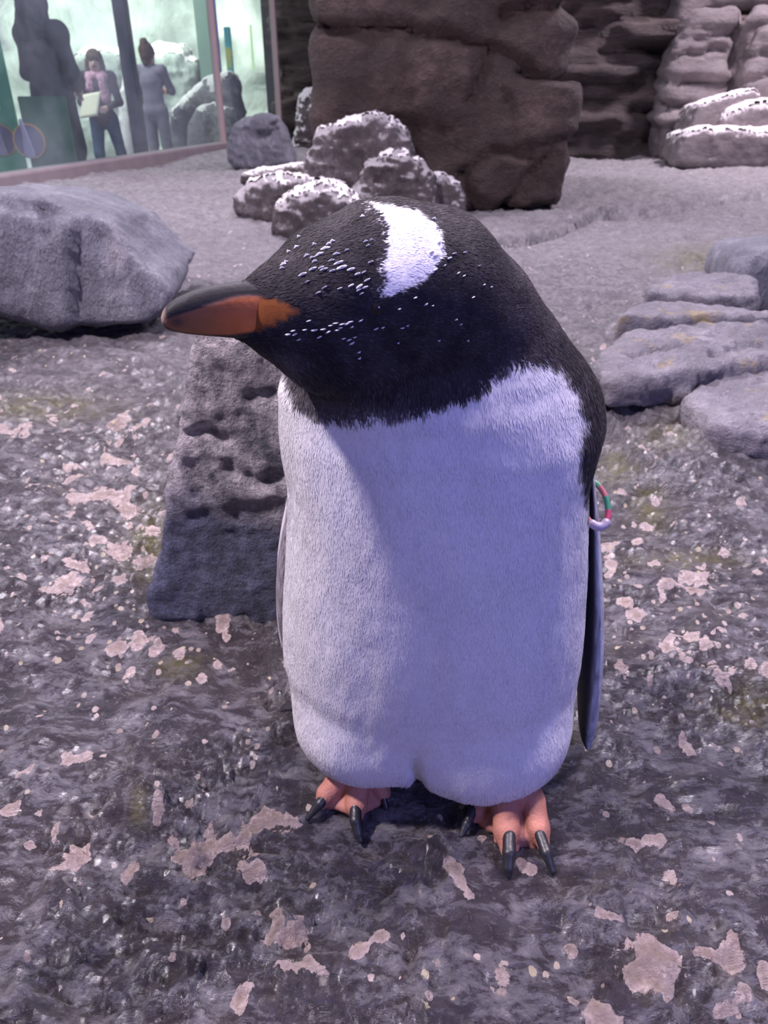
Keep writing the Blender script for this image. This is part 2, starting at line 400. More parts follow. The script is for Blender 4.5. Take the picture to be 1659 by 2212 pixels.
def build_ground():
    sx = np.linspace(-1, 1, 720); X = 0.16 * np.sinh(4.55 * sx)          # +-7.6 m
    ty = np.linspace(0, 1, 860); Y = -0.5 + 0.42 * np.sinh(ty * 3.95) * 0.95 + 0.42 * ty
    gx, gy = np.meshgrid(X, Y); P2 = np.column_stack([gx.ravel(), gy.ravel()])
    z = ground_z(P2)
    u, v = proj(np.column_stack([P2, z])); front = P2[:, 1] > 0.15
    Q = np.column_stack([P2, 0 * z])
    # pale crust that peels off the rock: patches traced as strokes (pixel polyline, half width)
    strokes = [([(400, 1855), (450, 1840), (520, 1815), (560, 1780), (600, 1770), (625, 1775)], 20), ([(405, 1865), (450, 1860)], 20),
        ([(460, 1775), (450, 1800)], 12), ([(530, 1885), (565, 1890)], 17), ([(598, 1970), (605, 2000)], 9), ([(615, 2030), (630, 2045), (640, 2010)], 20),
        ([(515, 2175), (535, 2135), (575, 2100), (600, 2085)], 15), ([(610, 2090), (640, 2095)], 18), ([(660, 2080), (700, 2110)], 14),
        ([(350, 1715), (345, 1750), (340, 1785)], 10), ([(150, 1640), (185, 1632)], 12), ([(40, 1680), (70, 1660)], 10), ([(10, 1752), (30, 1748)], 10),
        ([(65, 1830), (110, 1820), (128, 1785)], 7), ([(150, 1925), (165, 1910)], 10), ([(110, 1880), (190, 1855)], 8), ([(430, 1695), (445, 1700)], 9),
        ([(975, 1868), (990, 1900), (1015, 1940)], 15), ([(1130, 1875), (1145, 1880)], 10), ([(770, 2060), (800, 2045), (830, 2030)], 12), ([(858, 1805), (850, 1810)], 9),
        ([(1350, 2045), (1400, 2050), (1440, 2075), (1480, 2110)], 16), ([(1370, 2100), (1400, 2085), (1420, 2120)], 32), ([(1500, 2055), (1550, 2065)], 12),
        ([(1300, 2195), (1340, 2200)], 30), ([(1290, 1970), (1340, 1985)], 8), ([(1345, 1820), (1370, 1828)], 9), ([(1400, 1812), (1420, 1815)], 10), ([(1450, 1905), (1465, 1925)], 12),
        ([(1430, 1985), (1460, 1975)], 9), ([(1235, 2045), (1240, 2060)], 10), ([(1615, 2150), (1610, 2140)], 14), ([(1560, 2190), (1580, 2185)], 14), ([(1650, 2100), (1655, 2130)], 14),
        ([(1450, 1405), (1475, 1420)], 18), ([(1540, 1445), (1560, 1475)], 18), ([(1580, 1450), (1620, 1440), (1650, 1450)], 16), ([(1475, 1250), (1500, 1245)], 12), ([(1505, 1265), (1520, 1255)], 15),
        ([(1430, 1265), (1440, 1260)], 10), ([(1380, 1325), (1390, 1320)], 14), ([(1310, 1215), (1325, 1222)], 9), ([(210, 1170), (240, 1180), (265, 1190)], 14), ([(160, 1075), (215, 1070), (270, 1075)], 13), ([(270, 1100), (280, 1105)], 14),
        ([(130, 1265), (160, 1255)], 15), ([(100, 1275), (120, 1278)], 9), ([(150, 1225), (180, 1230)], 12), ([(230, 995), (290, 995)], 9), ([(245, 918), (290, 925)], 9), ([(0, 930), (60, 930)], 10), ([(300, 1215), (330, 1215)], 12),
        ([(300, 1388), (298, 1392)], 12), ([(340, 1385), (342, 1388)], 10), ([(235, 1405), (260, 1400)], 9), ([(110, 905), (120, 910)], 8), ([(180, 1300), (195, 1310)], 8)]
    nz = 0.75 * fbm(Q, 55, 4, 61, 0.65)
    c = np.full(len(z), -1.0)
    for pl, hw in strokes:
        pl = np.array(pl, float); lo = pl.min(0) - 3 * hw - 10; hi = pl.max(0) + 3 * hw + 10
        m = front & (u > lo[0]) & (u < hi[0]) & (v > lo[1]) & (v < hi[1])
        if len(pl) == 1: continue
        d = line_d(u[m], v[m] , [tuple(p) for p in pl])
        c[m] = np.maximum(c[m], 0.98 - 0.48 * d / hw)
    c = c + nz * 0.75
    # small pale specks, thick in two bands of the floor
    cell = 0.024; ij = np.floor(P2 / cell).astype(int); sp_ = np.full(len(z), -1.0)
    near = np.hypot(P2[:, 0], P2[:, 1]) < 5
    for a in (-1, 0, 1):
        for b in (-1, 0, 1):
            I = ij[:, 0] + a; J = ij[:, 1] + b; K = np.zeros_like(I)
            ox = (I + _h(I, J, K, 3)) * cell; oy = (J + _h(I, J, K, 4)) * cell; rr = 0.0020 + 0.0085 * _h(I, J, K, 5) ** 3
            cu, cv_ = proj(np.column_stack([ox, oy, 0 * ox]))
            dens = 0.10 + 0.55 * np.exp(-((cu - 230) / 230) ** 2 - ((cv_ - 1170) / 210) ** 2) + 0.60 * np.exp(-((cu - 1470) / 190) ** 2 - ((cv_ - 1330) / 200) ** 2) + 0.25 * np.exp(-((cu - 480) / 150) ** 2 - ((cv_ - 1400) / 80) ** 2)
            ok = _h(I, J, K, 6) < dens
            d = np.hypot((P2[:, 0] - ox), (P2[:, 1] - oy) * 0.8) / rr
            sp_ = np.maximum(sp_, np.where(ok & near, 1.0 - 0.5 * d, -1))
    crust = np.maximum(c, sp_ + nz * 0.40)
    crust = np.where(front, np.clip(crust, -1, 1.5), -1)
    z = z + 0.0016 * sstep(0.4, 0.6, crust) * (P2[:, 1] < 3)
    spk = 0.05 + 0.34 * np.exp(-((u - 230) / 240) ** 2 - ((v - 1180) / 230) ** 2) + 0.36 * np.exp(-((u - 1470) / 210) ** 2 - ((v - 1360) / 230) ** 2) + 0.10 * np.exp(-((v - 1450) / 200) ** 2)
    spk = np.where(front & (P2[:, 1] < 3), spk, 0)
    al = np.zeros(len(z))
    for (cu, cv_, ru, rv) in [(1620, 1530, 75, 60), (1400, 1095, 45, 50), (1440, 940, 60, 30), (1540, 560, 120, 30), (1330, 1010, 50, 40), (390, 1440, 60, 25), (330, 1180, 60, 80), (1480, 1210, 120, 20), (100, 880, 150, 30), (1180, 1590, 60, 60), (300, 1740, 20, 40)]:
        al = np.maximum(al, np.exp(-((u - cu) / ru) ** 2 - ((v - cv_) / rv) ** 2))
    al = np.where(front, al, 0)
    nX, nY = len(X), len(Y)
    i = np.arange(nX * nY).reshape(nY, nX)
    F = np.stack([i[:-1, :-1], i[:-1, 1:], i[1:, 1:], i[1:, :-1]], -1).reshape(-1, 4)
    inside = np.ones(len(P2), bool)                       # the floor ends at the glass wall
    for (a_, b_) in ((GA, GB), (GB, GD)):
        e_ = b_ - a_; sd = e_[0] * (P2[:, 1] - a_[1]) - e_[1] * (P2[:, 0] - a_[0])
        inside &= (sd < 0) 
    F = F[inside[F].all(1)]
    me = mesh_np('floor', np.column_stack([P2, z]), F)
    set_float(me, crust, 'crust'); set_float(me, al, 'algae'); set_float(me, spk, 'speck')
    o = new_obj('floor', me, M['ground']); o['kind'] = 'structure'
    o['label'] = 'wet dark rock floor with peeling pale crust, paler and drier at the back'
    return o
build_ground()

# ------------------------------------------------------------------ rocks
def finish_rock(name, V, F, mat, amp, freq, seed, carve=(), bulge=(), strata=0.0, snow=None, parent=None, facet=0.0):
    V = relax(V, F, 2, 0.5); N = vnormals(V, F)
    size = (V.max(0) - V.min(0)).mean()
    d = amp * size * (0.7 * fbm(V, freq / size, 3, seed) + 0.45 * ridged(V, 2.2 * freq / size, 3, seed + 3) + 0.16 * fbm(V, 7 * freq / size, 2, seed + 9))
    if strata:
        zz = np.column_stack([V[:, 0] * 0.35, V[:, 1] * 0.35, V[:, 2] * 3.2])
        d = d + strata * (np.abs(fbm(zz, 2.2, 4, seed + 13)) - 0.3)
    u, v = proj(V); facing = N[:, 1] < 0.4
    u = u + 9 * fbm(V, 9 / size, 3, seed + 50); v = v + 9 * fbm(V, 9 / size, 3, seed + 51)
    for pl, wd, dep in carve: d = d - dep * np.exp(-(line_d(u, v, pl) / wd) ** 2) * facing
    for poly, dep, soft in bulge: d = d + dep * sstep(soft, -soft, poly_sd(u, v, poly)) * facing
    V = V + N * d[:, None]
    V = relax(V, F, 1, 0.3)
    me = mesh_np(name, V, F)
    o = new_obj(name, me, mat, parent)
    if snow is not None:
        # loose snow lying on the upper faces
        thr, th = snow; N = vnormals(V, F)
        s = N[:, 2] + 0.30 * fbm(V, 13 / size, 4, seed + 40, 0.65)
        keep = sstep(thr - 0.12, thr + 0.12, s)
        m = keep > 0.02
        fm = m[F].all(1); idx = -np.ones(len(V), int); used = np.unique(F[fm]); idx[used] = np.arange(len(used))
        if len(used) > 10:
            Vs = V[used] + np.array([0, 0, 1.0]) * (0.55 * th * (keep[used] - 0.35) * (1 + 0.4 * noise(V[used], 18 / size, seed)))[:, None] + N[used] * 0.0
            Fs = idx[F[fm]]; lab = np.arange(len(Vs))
            for _ in range(400):
                mn = lab[Fs].min(1); old = lab.copy()
                for k in range(4): np.minimum.at(lab, Fs[:, k], mn)
                lab = lab[lab]
                if (lab == old).all(): break
            ids, cn = np.unique(lab, return_counts=True)
            for q in ids[cn > max(40, 0.04 * len(Vs))]:
                mq = lab == q; iq = -np.ones(len(Vs), int); iq[mq] = np.arange(mq.sum())
                new_obj('snow_cap', mesh_np('snow_cap', Vs[mq], iq[Fs[mq[Fs].all(1)]]), M['snow'], o)
    return o
def rock_face(name, poly, Y, thick, mat, label=None, cat='rock', r=0.05, h=None, amp=0.05, freq=2.2, seed=1, lean=0.0, kind=None, group=None, back=1.0, zmin=None, **kw):
    """a rock whose outline is seen from the front; Y is its near face, thick its depth"""
    pts = np.array([PY(u, v, Y)[[0, 2]] for u, v in poly])
    if zmin is not None: pts[:, 1] = np.maximum(pts[:, 1], zmin)
    lo = pts.min(0); hi = pts.max(0); size = (hi - lo).mean(); rr = r * size
    h = h or size / 62
    y0, y1 = Y, Y + thick
    def f(P):
        # work in unleaned space
        yy = P[:, 1] - lean * (P[:, 2] - max(lo[1], 0))
        d2 = poly_sd(P[:, 0], P[:, 2], pts) + rr + 0.12 * np.maximum(yy - Y - 0.25 * thick, 0) * back
        dy = np.abs(yy - (y0 + y1) / 2) - thick / 2 + rr
        return np.minimum(np.maximum(d2, dy), 0) + np.hypot(np.maximum(d2, 0), np.maximum(dy, 0)) - rr
    pad = 3 * h; lz = lean * (hi[1] - max(lo[1], 0))
    V, F = nets(f, (lo[0] - pad, y0 - pad + min(lz, 0), lo[1] - pad), (hi[0] + pad, y1 + pad + max(lz, 0), hi[1] + pad), h)
    o = finish_rock(name, V, F, mat, amp, freq, seed, **kw)
    return tag(o, label, cat if label and not kind else None, group, kind)
def rock_slab(name, poly, z1, z0, mat, label=None, cat='rock', r=0.12, h=None, amp=0.05, freq=2.2, seed=1, kind=None, group=None, under=0.0, **kw):
    """a low slab whose top outline is seen from above"""
    pts = np.array([PZ(u, v, z1)[:2] for u, v in poly])
    lo = pts.min(0); hi = pts.max(0); size = (hi - lo).mean(); rr = min(r * size, (z1 - z0) * 0.45)
    h = h or size / 70
    def f(P):
        d2 = poly_sd(P[:, 0], P[:, 1], pts) + rr + under * sstep(z1 - 0.45 * (z1 - z0), z1 - 0.62 * (z1 - z0), P[:, 2])
        dz = np.abs(P[:, 2] - (z0 + z1) / 2) - (z1 - z0) / 2 + rr
        return np.minimum(np.maximum(d2, dz), 0) + np.hypot(np.maximum(d2, 0), np.maximum(dz, 0)) - rr
    pad = 3 * h
    V, F = nets(f, (lo[0] - pad, lo[1] - pad, z0 - pad), (hi[0] + pad, hi[1] + pad, z1 + pad), h)
    o = finish_rock(name, V, F, mat, amp, freq, seed, **kw)
    return tag(o, label, cat if label and not kind else None, group, kind)

yP = PZ(1100, 455)[1]          # foot of the tall rock pillar
yW = PZ(1300, 342)[1]          # foot of the back wall
# back wall (dark layered rock) and the rock behind the glass corner
rock_face('wall_back', [(1150, -1000), (1240, -1000), (1800, -1000), (1800, 352), (1150, 352)], yW + 0.15, 0.8, M['strata'], kind='structure', r=0.02, amp=0.02, freq=5, seed=5, strata=0.30, h=0.045,
          carve=[([(1240, 60), (1330, 45), (1400, 40), (1470, 10)], 7, 0.12), ([(1300, 115), (1380, 105), (1450, 118)], 9, 0.2), ([(1250, 180), (1350, 190), (1440, 170)], 6, 0.1), ([(1250, 245), (1340, 235), (1430, 250)], 6, 0.12)],
          bulge=[([(1330, 60), (1460, 35), (1460, 100), (1350, 92)], 0.16, 12)])
rock_face('wall_left', [(560, -1000), (700, -1000), (900, -1000), (900, 300), (600, 292), (590, 100)], PZ(640, 300)[1], 0.7, M['strata'], kind='structure', r=0.02, amp=0.02, freq=5, seed=8, strata=0.2, h=0.05,
          carve=[([(600, 205), (680, 195)], 6, 0.14), ([(600, 150), (690, 158)], 5, 0.08), ([(600, 40), (690, 45)], 5, 0.08)])
rock_face('wall_column', [(1425, 350), (1432, 220), (1450, 120), (1478, 60), (1500, 35), (1530, 22), (1600, 20), (1660, 12), (1700, 30), (1700, 350)], yW - 0.25, 0.9, M['column'], 'pale brown rounded rock column with cracked courses beside the dark wall', 'rock', kind='structure', r=0.06, amp=0.02, freq=3, seed=12, strata=0.07, h=0.03,
          carve=[([(1445, 125), (1470, 110), (1560, 112)], 5, 0.07), ([(1470, 75), (1520, 80), (1600, 70)], 5, 0.06), ([(1430, 180), (1500, 182), (1590, 172)], 4, 0.10), ([(1420, 232), (1500, 230), (1600, 225)], 5, 0.12), ([(1608, 20), (1592, 110), (1580, 200), (1570, 300)], 9, 0.2)])
rock_face('wall_upper', [(1466, 60), (1468, -500), (1900, -500), (1900, 40), (1560, 20)], yW - 0.05, 0.8, M['column'], 'upper grey brown rock block set above the rounded rock column', 'rock', kind='structure', r=0.03, amp=0.02, freq=4, seed=14, strata=0.06, h=0.04)
rock_face('wall_pier', [(1612, 330), (1608, 200), (1625, 110), (1650, 60), (1690, 40), (1850, 30), (1850, 330)], yW - 0.45, 0.7, M['column'], 'pale lavender rock pier standing behind the snowy slabs', 'rock', kind='structure', r=0.08, amp=0.03, freq=3, seed=15, h=0.03,
          carve=[([(1605, 125), (1700, 118)], 5, 0.06), ([(1600, 170), (1700, 165)], 5, 0.06)])
rock_face('rock_pillar', [(660, -900), (680, -200), (676, 40), (680, 70), (673, 120), (680, 180), (668, 255), (676, 300), (690, 400), (720, 470), (1000, 472), (1100, 468), (1216, 454), (1222, 420), (1242, 350), (1234, 290), (1246, 200), (1240, 150), (1256, 60), (1262, -100), (1250, -900)],
          yP, 1.3, M['brown'], 'huge dark brown rock pillar rising behind the snowy rocks', 'rock', r=0.07, amp=0.022, freq=4, seed=21, h=0.026, zmin=-0.06,
          carve=[([(680, 58), (740, 66), (800, 52), (870, 62), (920, 82), (1000, 86), (1062, 100)], 6, 0.10), ([(700, 72), (820, 74), (900, 84)], 4, 0.05), ([(1062, 100), (1040, 150), (1010, 210)], 9, 0.08), ([(1090, 30), (1150, 15), (1250, 10)], 22, 0.10),
                 ([(1130, 158), (1190, 168), (1245, 176)], 7, 0.12), ([(850, 250), (890, 270), (890, 330)], 7, 0.06), ([(1000, 380), (1060, 330), (1150, 335)], 8, 0.06), ([(1080, 110), (1150, 140)], 10, 0.05), ([(1100, 450), (1150, 380), (1190, 340)], 14, 0.07), ([(1030, 440), (1010, 380)], 12, 0.06)],
          bulge=[([(1090, 178), (1190, 172), (1244, 182), (1232, 290), (1130, 300)], 0.06, 8), ([(690, 90), (1020, 100), (1000, 240), (690, 250)], 0.02, 12), ([(690, -100), (1060, -100), (1050, 60), (900, 50), (700, 50)], 0.035, 8)])
# the snow dusted rocks at the foot of the pillar
CL = 'snow dusted rocks at the pillar'
def yat(v, u=700): return PZ(u, v)[1]
rock_face('snowy_rock', [(655, 395), (668, 330), (685, 283), (740, 268), (820, 258), (856, 268), (886, 300), (896, 345), (890, 430), (800, 450), (690, 440)], yP - 0.34, 0.31, M['crag'], 'tallest flat topped snowy rock leaning on the brown pillar', 'rock', r=0.10, amp=0.06, freq=3.2, seed=31, snow=(0.78, 0.03), h=0.012)
rock_face('snowy_rock', [(505, 460), (508, 425), (530, 400), (600, 384), (700, 390), (748, 405), (750, 470), (700, 500), (560, 490)], yat(478), 0.40, M['crag'], 'long low snowy rock beside the small dark boulder', 'rock', r=0.12, amp=0.05, freq=3, seed=33, snow=(0.72, 0.03), h=0.011)
rock_face('snowy_rock', [(588, 500), (592, 448), (630, 420), (700, 405), (750, 425), (800, 470), (800, 530), (600, 530)], yat(515), 0.35, M['crag'], 'rounded snowy rock just behind the crown of the penguin', 'rock', r=0.16, amp=0.06, freq=3, seed=35, snow=(0.72, 0.03), h=0.009)
rock_face('snowy_rock', [(742, 440), (775, 385), (795, 350), (830, 332), (870, 340), (910, 358), (932, 385), (942, 440), (930, 480), (760, 490)], yat(480), 0.26, M['crag'], 'pitted domed snowy rock between the flat topped rock and the pillar', 'rock', r=0.15, amp=0.07, freq=3.4, seed=37, snow=(0.82, 0.03), h=0.009)
rock_face('snowy_rock', [(915, 400), (930, 385), (960, 382), (995, 402), (1010, 430), (1008, 462), (985, 480), (915, 480)], yat(472), 0.25, M['crag'], 'smallest snowy rock at the right foot of the domed rock', 'rock', r=0.18, amp=0.05, freq=2.6, seed=39, snow=(0.72, 0.03), h=0.008)
rock_face('snowy_rock', [(518, 398), (522, 378), (560, 368), (650, 356), (680, 366), (680, 410)], yat(405), 0.4, M['crag'], 'thin flat snowy rock directly in front of the small dark boulder', 'rock', r=0.10, amp=0.03, freq=3, seed=41, snow=(0.65, 0.02), h=0.01)
rock_face('snowy_rock', [(632, 325), (636, 285), (644, 208), (656, 194), (690, 190), (715, 220), (720, 325)], yat(318), 0.4, M['crag'], 'half hidden snowy rock behind the left edge of the pillar', 'rock', r=0.14, amp=0.05, freq=2.6, seed=43, snow=(0.1, 0.03), h=0.012)
rock_face('boulder', [(490, 345), (493, 300), (508, 270), (525, 258), (562, 248), (598, 253), (613, 275), (625, 310), (638, 348), (632, 359), (560, 366), (505, 364)], yat(362), 0.6, M['boulder'], 'small dark grey boulder beside the glass panes', 'rock', r=0.09, amp=0.035, freq=2.4, seed=45, h=0.013,
          carve=[([(570, 300), (590, 280), (600, 270)], 9, 0.05)])
# the large boulder on the left, propped up over a dark gap
rock_face('boulder', [(-260, 470), (-120, 428), (0, 418), (60, 432), (105, 446), (170, 472), (215, 490), (245, 525), (300, 578), (345, 610), (364, 640), (352, 672), (318, 698), (200, 704), (120, 694), (60, 672), (0, 658), (-150, 632), (-260, 600)],
          yat(738, 150), 0.62, M['boulder'], 'large grey slanted boulder propped over a dark gap', 'rock', r=0.02, amp=0.020, freq=2.0, seed=51, h=0.012, lean=0.15,
          carve=[([(95, 450), (118, 480), (112, 500)], 9, 0.03), ([(170, 520), (172, 600), (168, 690)], 6, 0.015), ([(225, 520), (240, 560)], 14, 0.012)], bulge=[([(-260, 400), (165, 470), (172, 700), (-260, 700)], 0.035, 7)])
# chiselled stone just behind the penguin
rock_face('cut_stone', [(404, 728), (440, 705), (540, 705), (640, 760), (690, 900), (700, 1352), (600, 1356), (420, 1350), (330, 1350), (311, 1310), (322, 1262), (342, 1200), (352, 1080), (366, 1010), (380, 930), (396, 850)],
          yat(1340, 450), 0.16, M['stone'], 'wedge shaped blue grey stone block standing behind the penguin', 'rock', r=0.03, amp=0.012, freq=5, seed=61, h=0.0045, lean=0.10,
          carve=[([(330, 1255), (352, 1100), (372, 1000)], 7, 0.004), ([(400, 940), (440, 920), (480, 950)], 12, 0.008), ([(500, 1010), (560, 1040), (610, 1030)], 14, 0.007), ([(410, 1000), (430, 1050)], 16, 0.007), ([(540, 860), (600, 850)], 14, 0.006)],
          bulge=[([(390, 740), (640, 740), (640, 1080), (520, 1075), (420, 1110), (360, 1080)], 0.004, 12)])
# right: layered ledges
RL = 'ledges'
rock_slab('rock_ledge', [(1288, 795), (1300, 750), (1345, 722), (1420, 700), (1520, 690), (1720, 684), (1900, 690), (1900, 790), (1659, 772), (1560, 790), (1470, 802), (1400, 812), (1330, 815)], 0.10, -0.04, M['ledge'], under=0.07, label='broad pale layered ledge with a dark crevice under its edge', cat='rock', amp=0.026, freq=8, seed=71, h=0.009, r=0.035,
          carve=[([(1370, 768), (1420, 762), (1480, 750)], 7, 0.02), ([(1540, 765), (1600, 750), (1659, 740)], 6, 0.02), ([(1400, 715), (1480, 705)], 4, 0.01), ([(1340, 790), (1400, 800)], 5, 0.012)])
rock_slab('rock_ledge', [(1470, 850), (1510, 822), (1580, 806), (1680, 796), (1900, 800), (1900, 960), (1659, 930), (1580, 925), (1530, 915), (1510, 880)], 0.07, -0.04, M['ledge'], under=0.03, label='smooth pale rock ledge below the crevice of the broad ledge', cat='rock', amp=0.028, freq=7, seed=73, h=0.007, r=0.05)
rock_slab('rock_ledge', [(1335, 680), (1360, 664), (1400, 652), (1480, 650), (1640, 668), (1800, 676), (1800, 688), (1560, 681), (1420, 682)], 0.12, -0.02, M['ledge'], 'thin grey ledge directly above the broad pale ledge', 'rock', amp=0.026, freq=8, seed=75, h=0.009, r=0.03)
rock_slab('rock_ledge', [(1395, 628), (1410, 605), (1460, 590), (1540, 588), (1640, 596), (1640, 636), (1540, 640), (1450, 630)], 0.13, -0.02, M['ledge'], 'uppermost humped ledge beside the smooth blue boulder', 'rock', amp=0.035, freq=6, seed=77, h=0.009, r=0.05)
rock_face('boulder', [(1595, 640), (1608, 585), (1640, 545), (1720, 530), (1850, 535), (1850, 690), (1640, 684), (1610, 670)], yat(672, 1640), 0.4, M['boulder'], 'smooth blue grey boulder sitting on the layered ledges', 'rock', r=0.14, amp=0.02, freq=2, seed=79, h=0.012)
# right back: slabs with snow
rock_face('snowy_slab', [(1456, 358), (1468, 320), (1482, 292), (1520, 280), (1620, 282), (1850, 290), (1850, 375), (1560, 370), (1480, 362)], yat(362, 1560) , 0.7, M['slab'], 'lowest wide snowy slab of the stack by the rock pier', 'rock', r=0.06, amp=0.02, freq=3, seed=81, snow=(0.6, 0.06), h=0.018, group=None)
rock_face('snowy_slab', [(1482, 300), (1498, 255), (1512, 228), (1560, 212), (1630, 194), (1645, 205), (1642, 226), (1600, 240), (1570, 300)], yat(362, 1560) + 0.28, 0.6, M['slab'], 'tilted snowy slab on top of the stack by the rock pier', 'rock', r=0.05, amp=0.02, freq=3, seed=83, snow=(0.6, 0.05), h=0.015)
rock_face('snowy_slab', [(1555, 300), (1562, 262), (1580, 240), (1620, 226), (1850, 218), (1850, 300)], yat(362, 1560) + 0.16, 0.6, M['slab'], 'middle snowy slab between the lowest and the tilted slab', 'rock', r=0.08, amp=0.02, freq=3, seed=85, snow=(0.55, 0.08), h=0.018)
# ------------------------------------------------------------------ glass wall on the left, visitor hall behind it
def glass_mat():
    t = NT('hazy_glass')
    tr = t.node('ShaderNodeBsdfTransparent', {'Color': (0.90, 0.97, 0.95, 1)})
    gl = t.node('ShaderNodeBsdfGlossy', {'Color': (1, 1, 1, 1), 'Roughness': 0.03})
    df = t.node('ShaderNodeBsdfDiffuse', {'Color': (0.70, 0.74, 0.82, 1)})
    haze = t.maprange(t.noise(1.3, 5, 0.6), 0.36, 0.72, 0.03, 0.15)
    fr = t.node('ShaderNodeFresnel', {'IOR': 1.35}).outputs[0]
    fr = t.math('MULTIPLY', fr, t.math('SUBTRACT', 1.0, t.node('ShaderNodeNewGeometry').outputs['Backfacing']))
    m1 = t.node('ShaderNodeMixShader', {0: haze}); t.t.links.new(tr.outputs[0], m1.inputs[1]); t.t.links.new(df.outputs[0], m1.inputs[2])
    m2 = t.node('ShaderNodeMixShader', {0: fr}); t.t.links.new(m1.outputs[0], m2.inputs[1]); t.t.links.new(gl.outputs[0], m2.inputs[2])
    t.t.links.new(m2.outputs[0], t.out.inputs['Surface'])
    return t.m
M['glass'] = glass_mat()
M['seal'] = plain('pane_seal', (0.46, 0.33, 0.33), 0.5, 0.1)
M['steel'] = plain('dark_steel', (0.055, 0.055, 0.08), 0.5, 0.2)
M['hall_floor'] = plain('hall_floor', (0.30, 0.30, 0.33), 0.5, 0.2, 3)
A, B, D = GA, GB, GD
GF = -0.50                                  # hall floor level
def wallseg(name, a, b, z0, z1, th, mat, **kw):
    a = np.array(a); b = np.array(b); d = (b - a) / np.linalg.norm(b - a); n = np.array([-d[1], d[0]]) * th / 2
    V = [(*(a - n), z0), (*(b - n), z0), (*(b + n), z0), (*(a + n), z0), (*(a - n), z1), (*(b - n), z1), (*(b + n), z1), (*(a + n), z1)]
    F = [(0, 3, 2, 1), (4, 5, 6, 7), (0, 1, 5, 4), (1, 2, 6, 5), (2, 3, 7, 6), (3, 0, 4, 7)]
    o = new_obj(name, mesh_np(name, V, F, False), mat)
    bv = o.modifiers.new('bevel', 'BEVEL'); bv.width = min(th * 0.2, 0.02); bv.segments = 2
    return o
kerb = wallseg('trim_1', A, B, -0.6, 0.10, 0.17, M['kerb']); kerb['kind'] = 'structure'; kerb['label'] = 'low concrete kerb under the glass panes'
kerb = wallseg('trim_2', B, D, -0.6, 0.10, 0.17, M['kerb']); kerb['kind'] = 'structure'; kerb['label'] = 'short concrete kerb under the narrow glass pane'
def pane(n, a, b):
    root = wallseg('window_%d' % n, a, b, 0.10, 3.6, 0.02, M['glass']); root['kind'] = 'structure'; root['label'] = 'tall hazy glass pane of the enclosure'
    return root
cut = A + (B - A) * 0.28
pane(1, A, cut); p2 = pane(2, cut, B); p3 = pane(3, B, D)
def post(a, z0, z1, wd, mat, name, parent=None):
    o = box_mesh(name, (a[0] - wd / 2, a[1] - wd / 2, z0), (a[0] + wd / 2, a[1] + wd / 2, z1), mat, parent, wd * 0.15); return o
post(B, 0.0, 3.6, 0.075, M['seal'], 'seal', p2); post(D, 0.0, 3.6, 0.075, M['seal'], 'seal', p3)
# hall shell
o = new_obj('floor_hall', mesh_np('floor_hall', [(-16, 2.0, GF), (0.5, 7.2, GF), (0.5, 18, GF), (-16, 18, GF)], [(0, 1, 2, 3)], False), M['hall_floor']); o['kind'] = 'structure'
def hall_wall_mat():
    t = NT('pale_hall_wall'); v = t.node('ShaderNodeMapping', {'Vector': t.pos(), 'Scale': (1, 1, .45)}).outputs[0]
    n = t.noise(0.9, 6, 0.6, v, 0.4); n2 = t.noise(5, 4)
    c = t.ramp(n, [(0.34, (0.30, 0.33, 0.31)), (0.5, (0.56, 0.60, 0.55)), (0.66, (0.88, 0.90, 0.82))])
    c = t.mix(t.maprange(n2, .3, .7, 0, .25), c, (0.30, 0.33, 0.30))
    return t.done(c, 0.8, t.bump(n, 0.8, 0.2))
M['hall_wall'] = hall_wall_mat()
def wall_patch(name, x0, x1, y, z0, z1, mat, seed, amp):
    nx, nz = 60, 50; X, Zz = np.meshgrid(np.linspace(x0, x1, nx), np.linspace(z0, z1, nz))
    P = np.column_stack([X.ravel(), np.full(X.size, y), Zz.ravel()])
    P[:, 1] += amp * fbm(P, 0.9, 4, seed); i = np.arange(nx * nz).reshape(nz, nx)
    F = np.stack([i[:-1, :-1], i[:-1, 1:], i[1:, 1:], i[1:, :-1]], -1).reshape(-1, 4)
    o = new_obj(name, mesh_np(name, P, F), mat); o['kind'] = 'structure'; return o
wall_patch('wall_hall', -16, 1.2, 16.6, GF - .1, 4.6, M['hall_wall'], 3, 0.5)
# dark post between the visitors, with a grey door jamb and two banners further right
yD = 10.0
pt = PY(287, 200, yD); o = box_mesh('steel_post', (pt[0] - .075, yD - .075, GF), (pt[0] + .075, yD + .075, 3.6), M['steel'], None, .015)
tag(o, 'dark steel post standing in the visitor hall behind the glass', 'post')
def upright(name, u0, u1, v0, v1, Y, mat, th=0.05):
    a = PY(u0, v0, Y); b = PY(u1, v1, Y); vm = (a[0] + b[0]) / 2
    return box_mesh(name, (a[0], Y, b[2]), (b[0], Y + th, a[2]), mat, None, .008)
o = upright('wall_panel', 418, 452, -260, 330, 13.6, plain('grey_green_panel', (.24, .34, .29), .6, .15, 3), .12); tag(o, 'tall grey green wall panel in the visitor hall', 'panel')
o = upright('banner', 452, 468, -120, 178, 13.2, plain('blue_banner', (.045, .07, .30), .5, .1), .03); tag(o, 'narrow deep blue banner in the visitor hall', 'banner')
def poster_mat():
    t = NT('teal_poster'); n = t.noise(3.0, 3, 0.5)
    return t.done(t.ramp(n, [(0.40, (0.07, 0.30, 0.36)), (0.52, (0.10, 0.38, 0.42)), (0.60, (0.42, 0.42, 0.14))]), 0.5)
o = upright('poster_stand', 482, 507, 58, 178, 12.6, poster_mat(), .04); tag(o, 'teal upright poster with yellow patches in the visitor hall', 'poster')
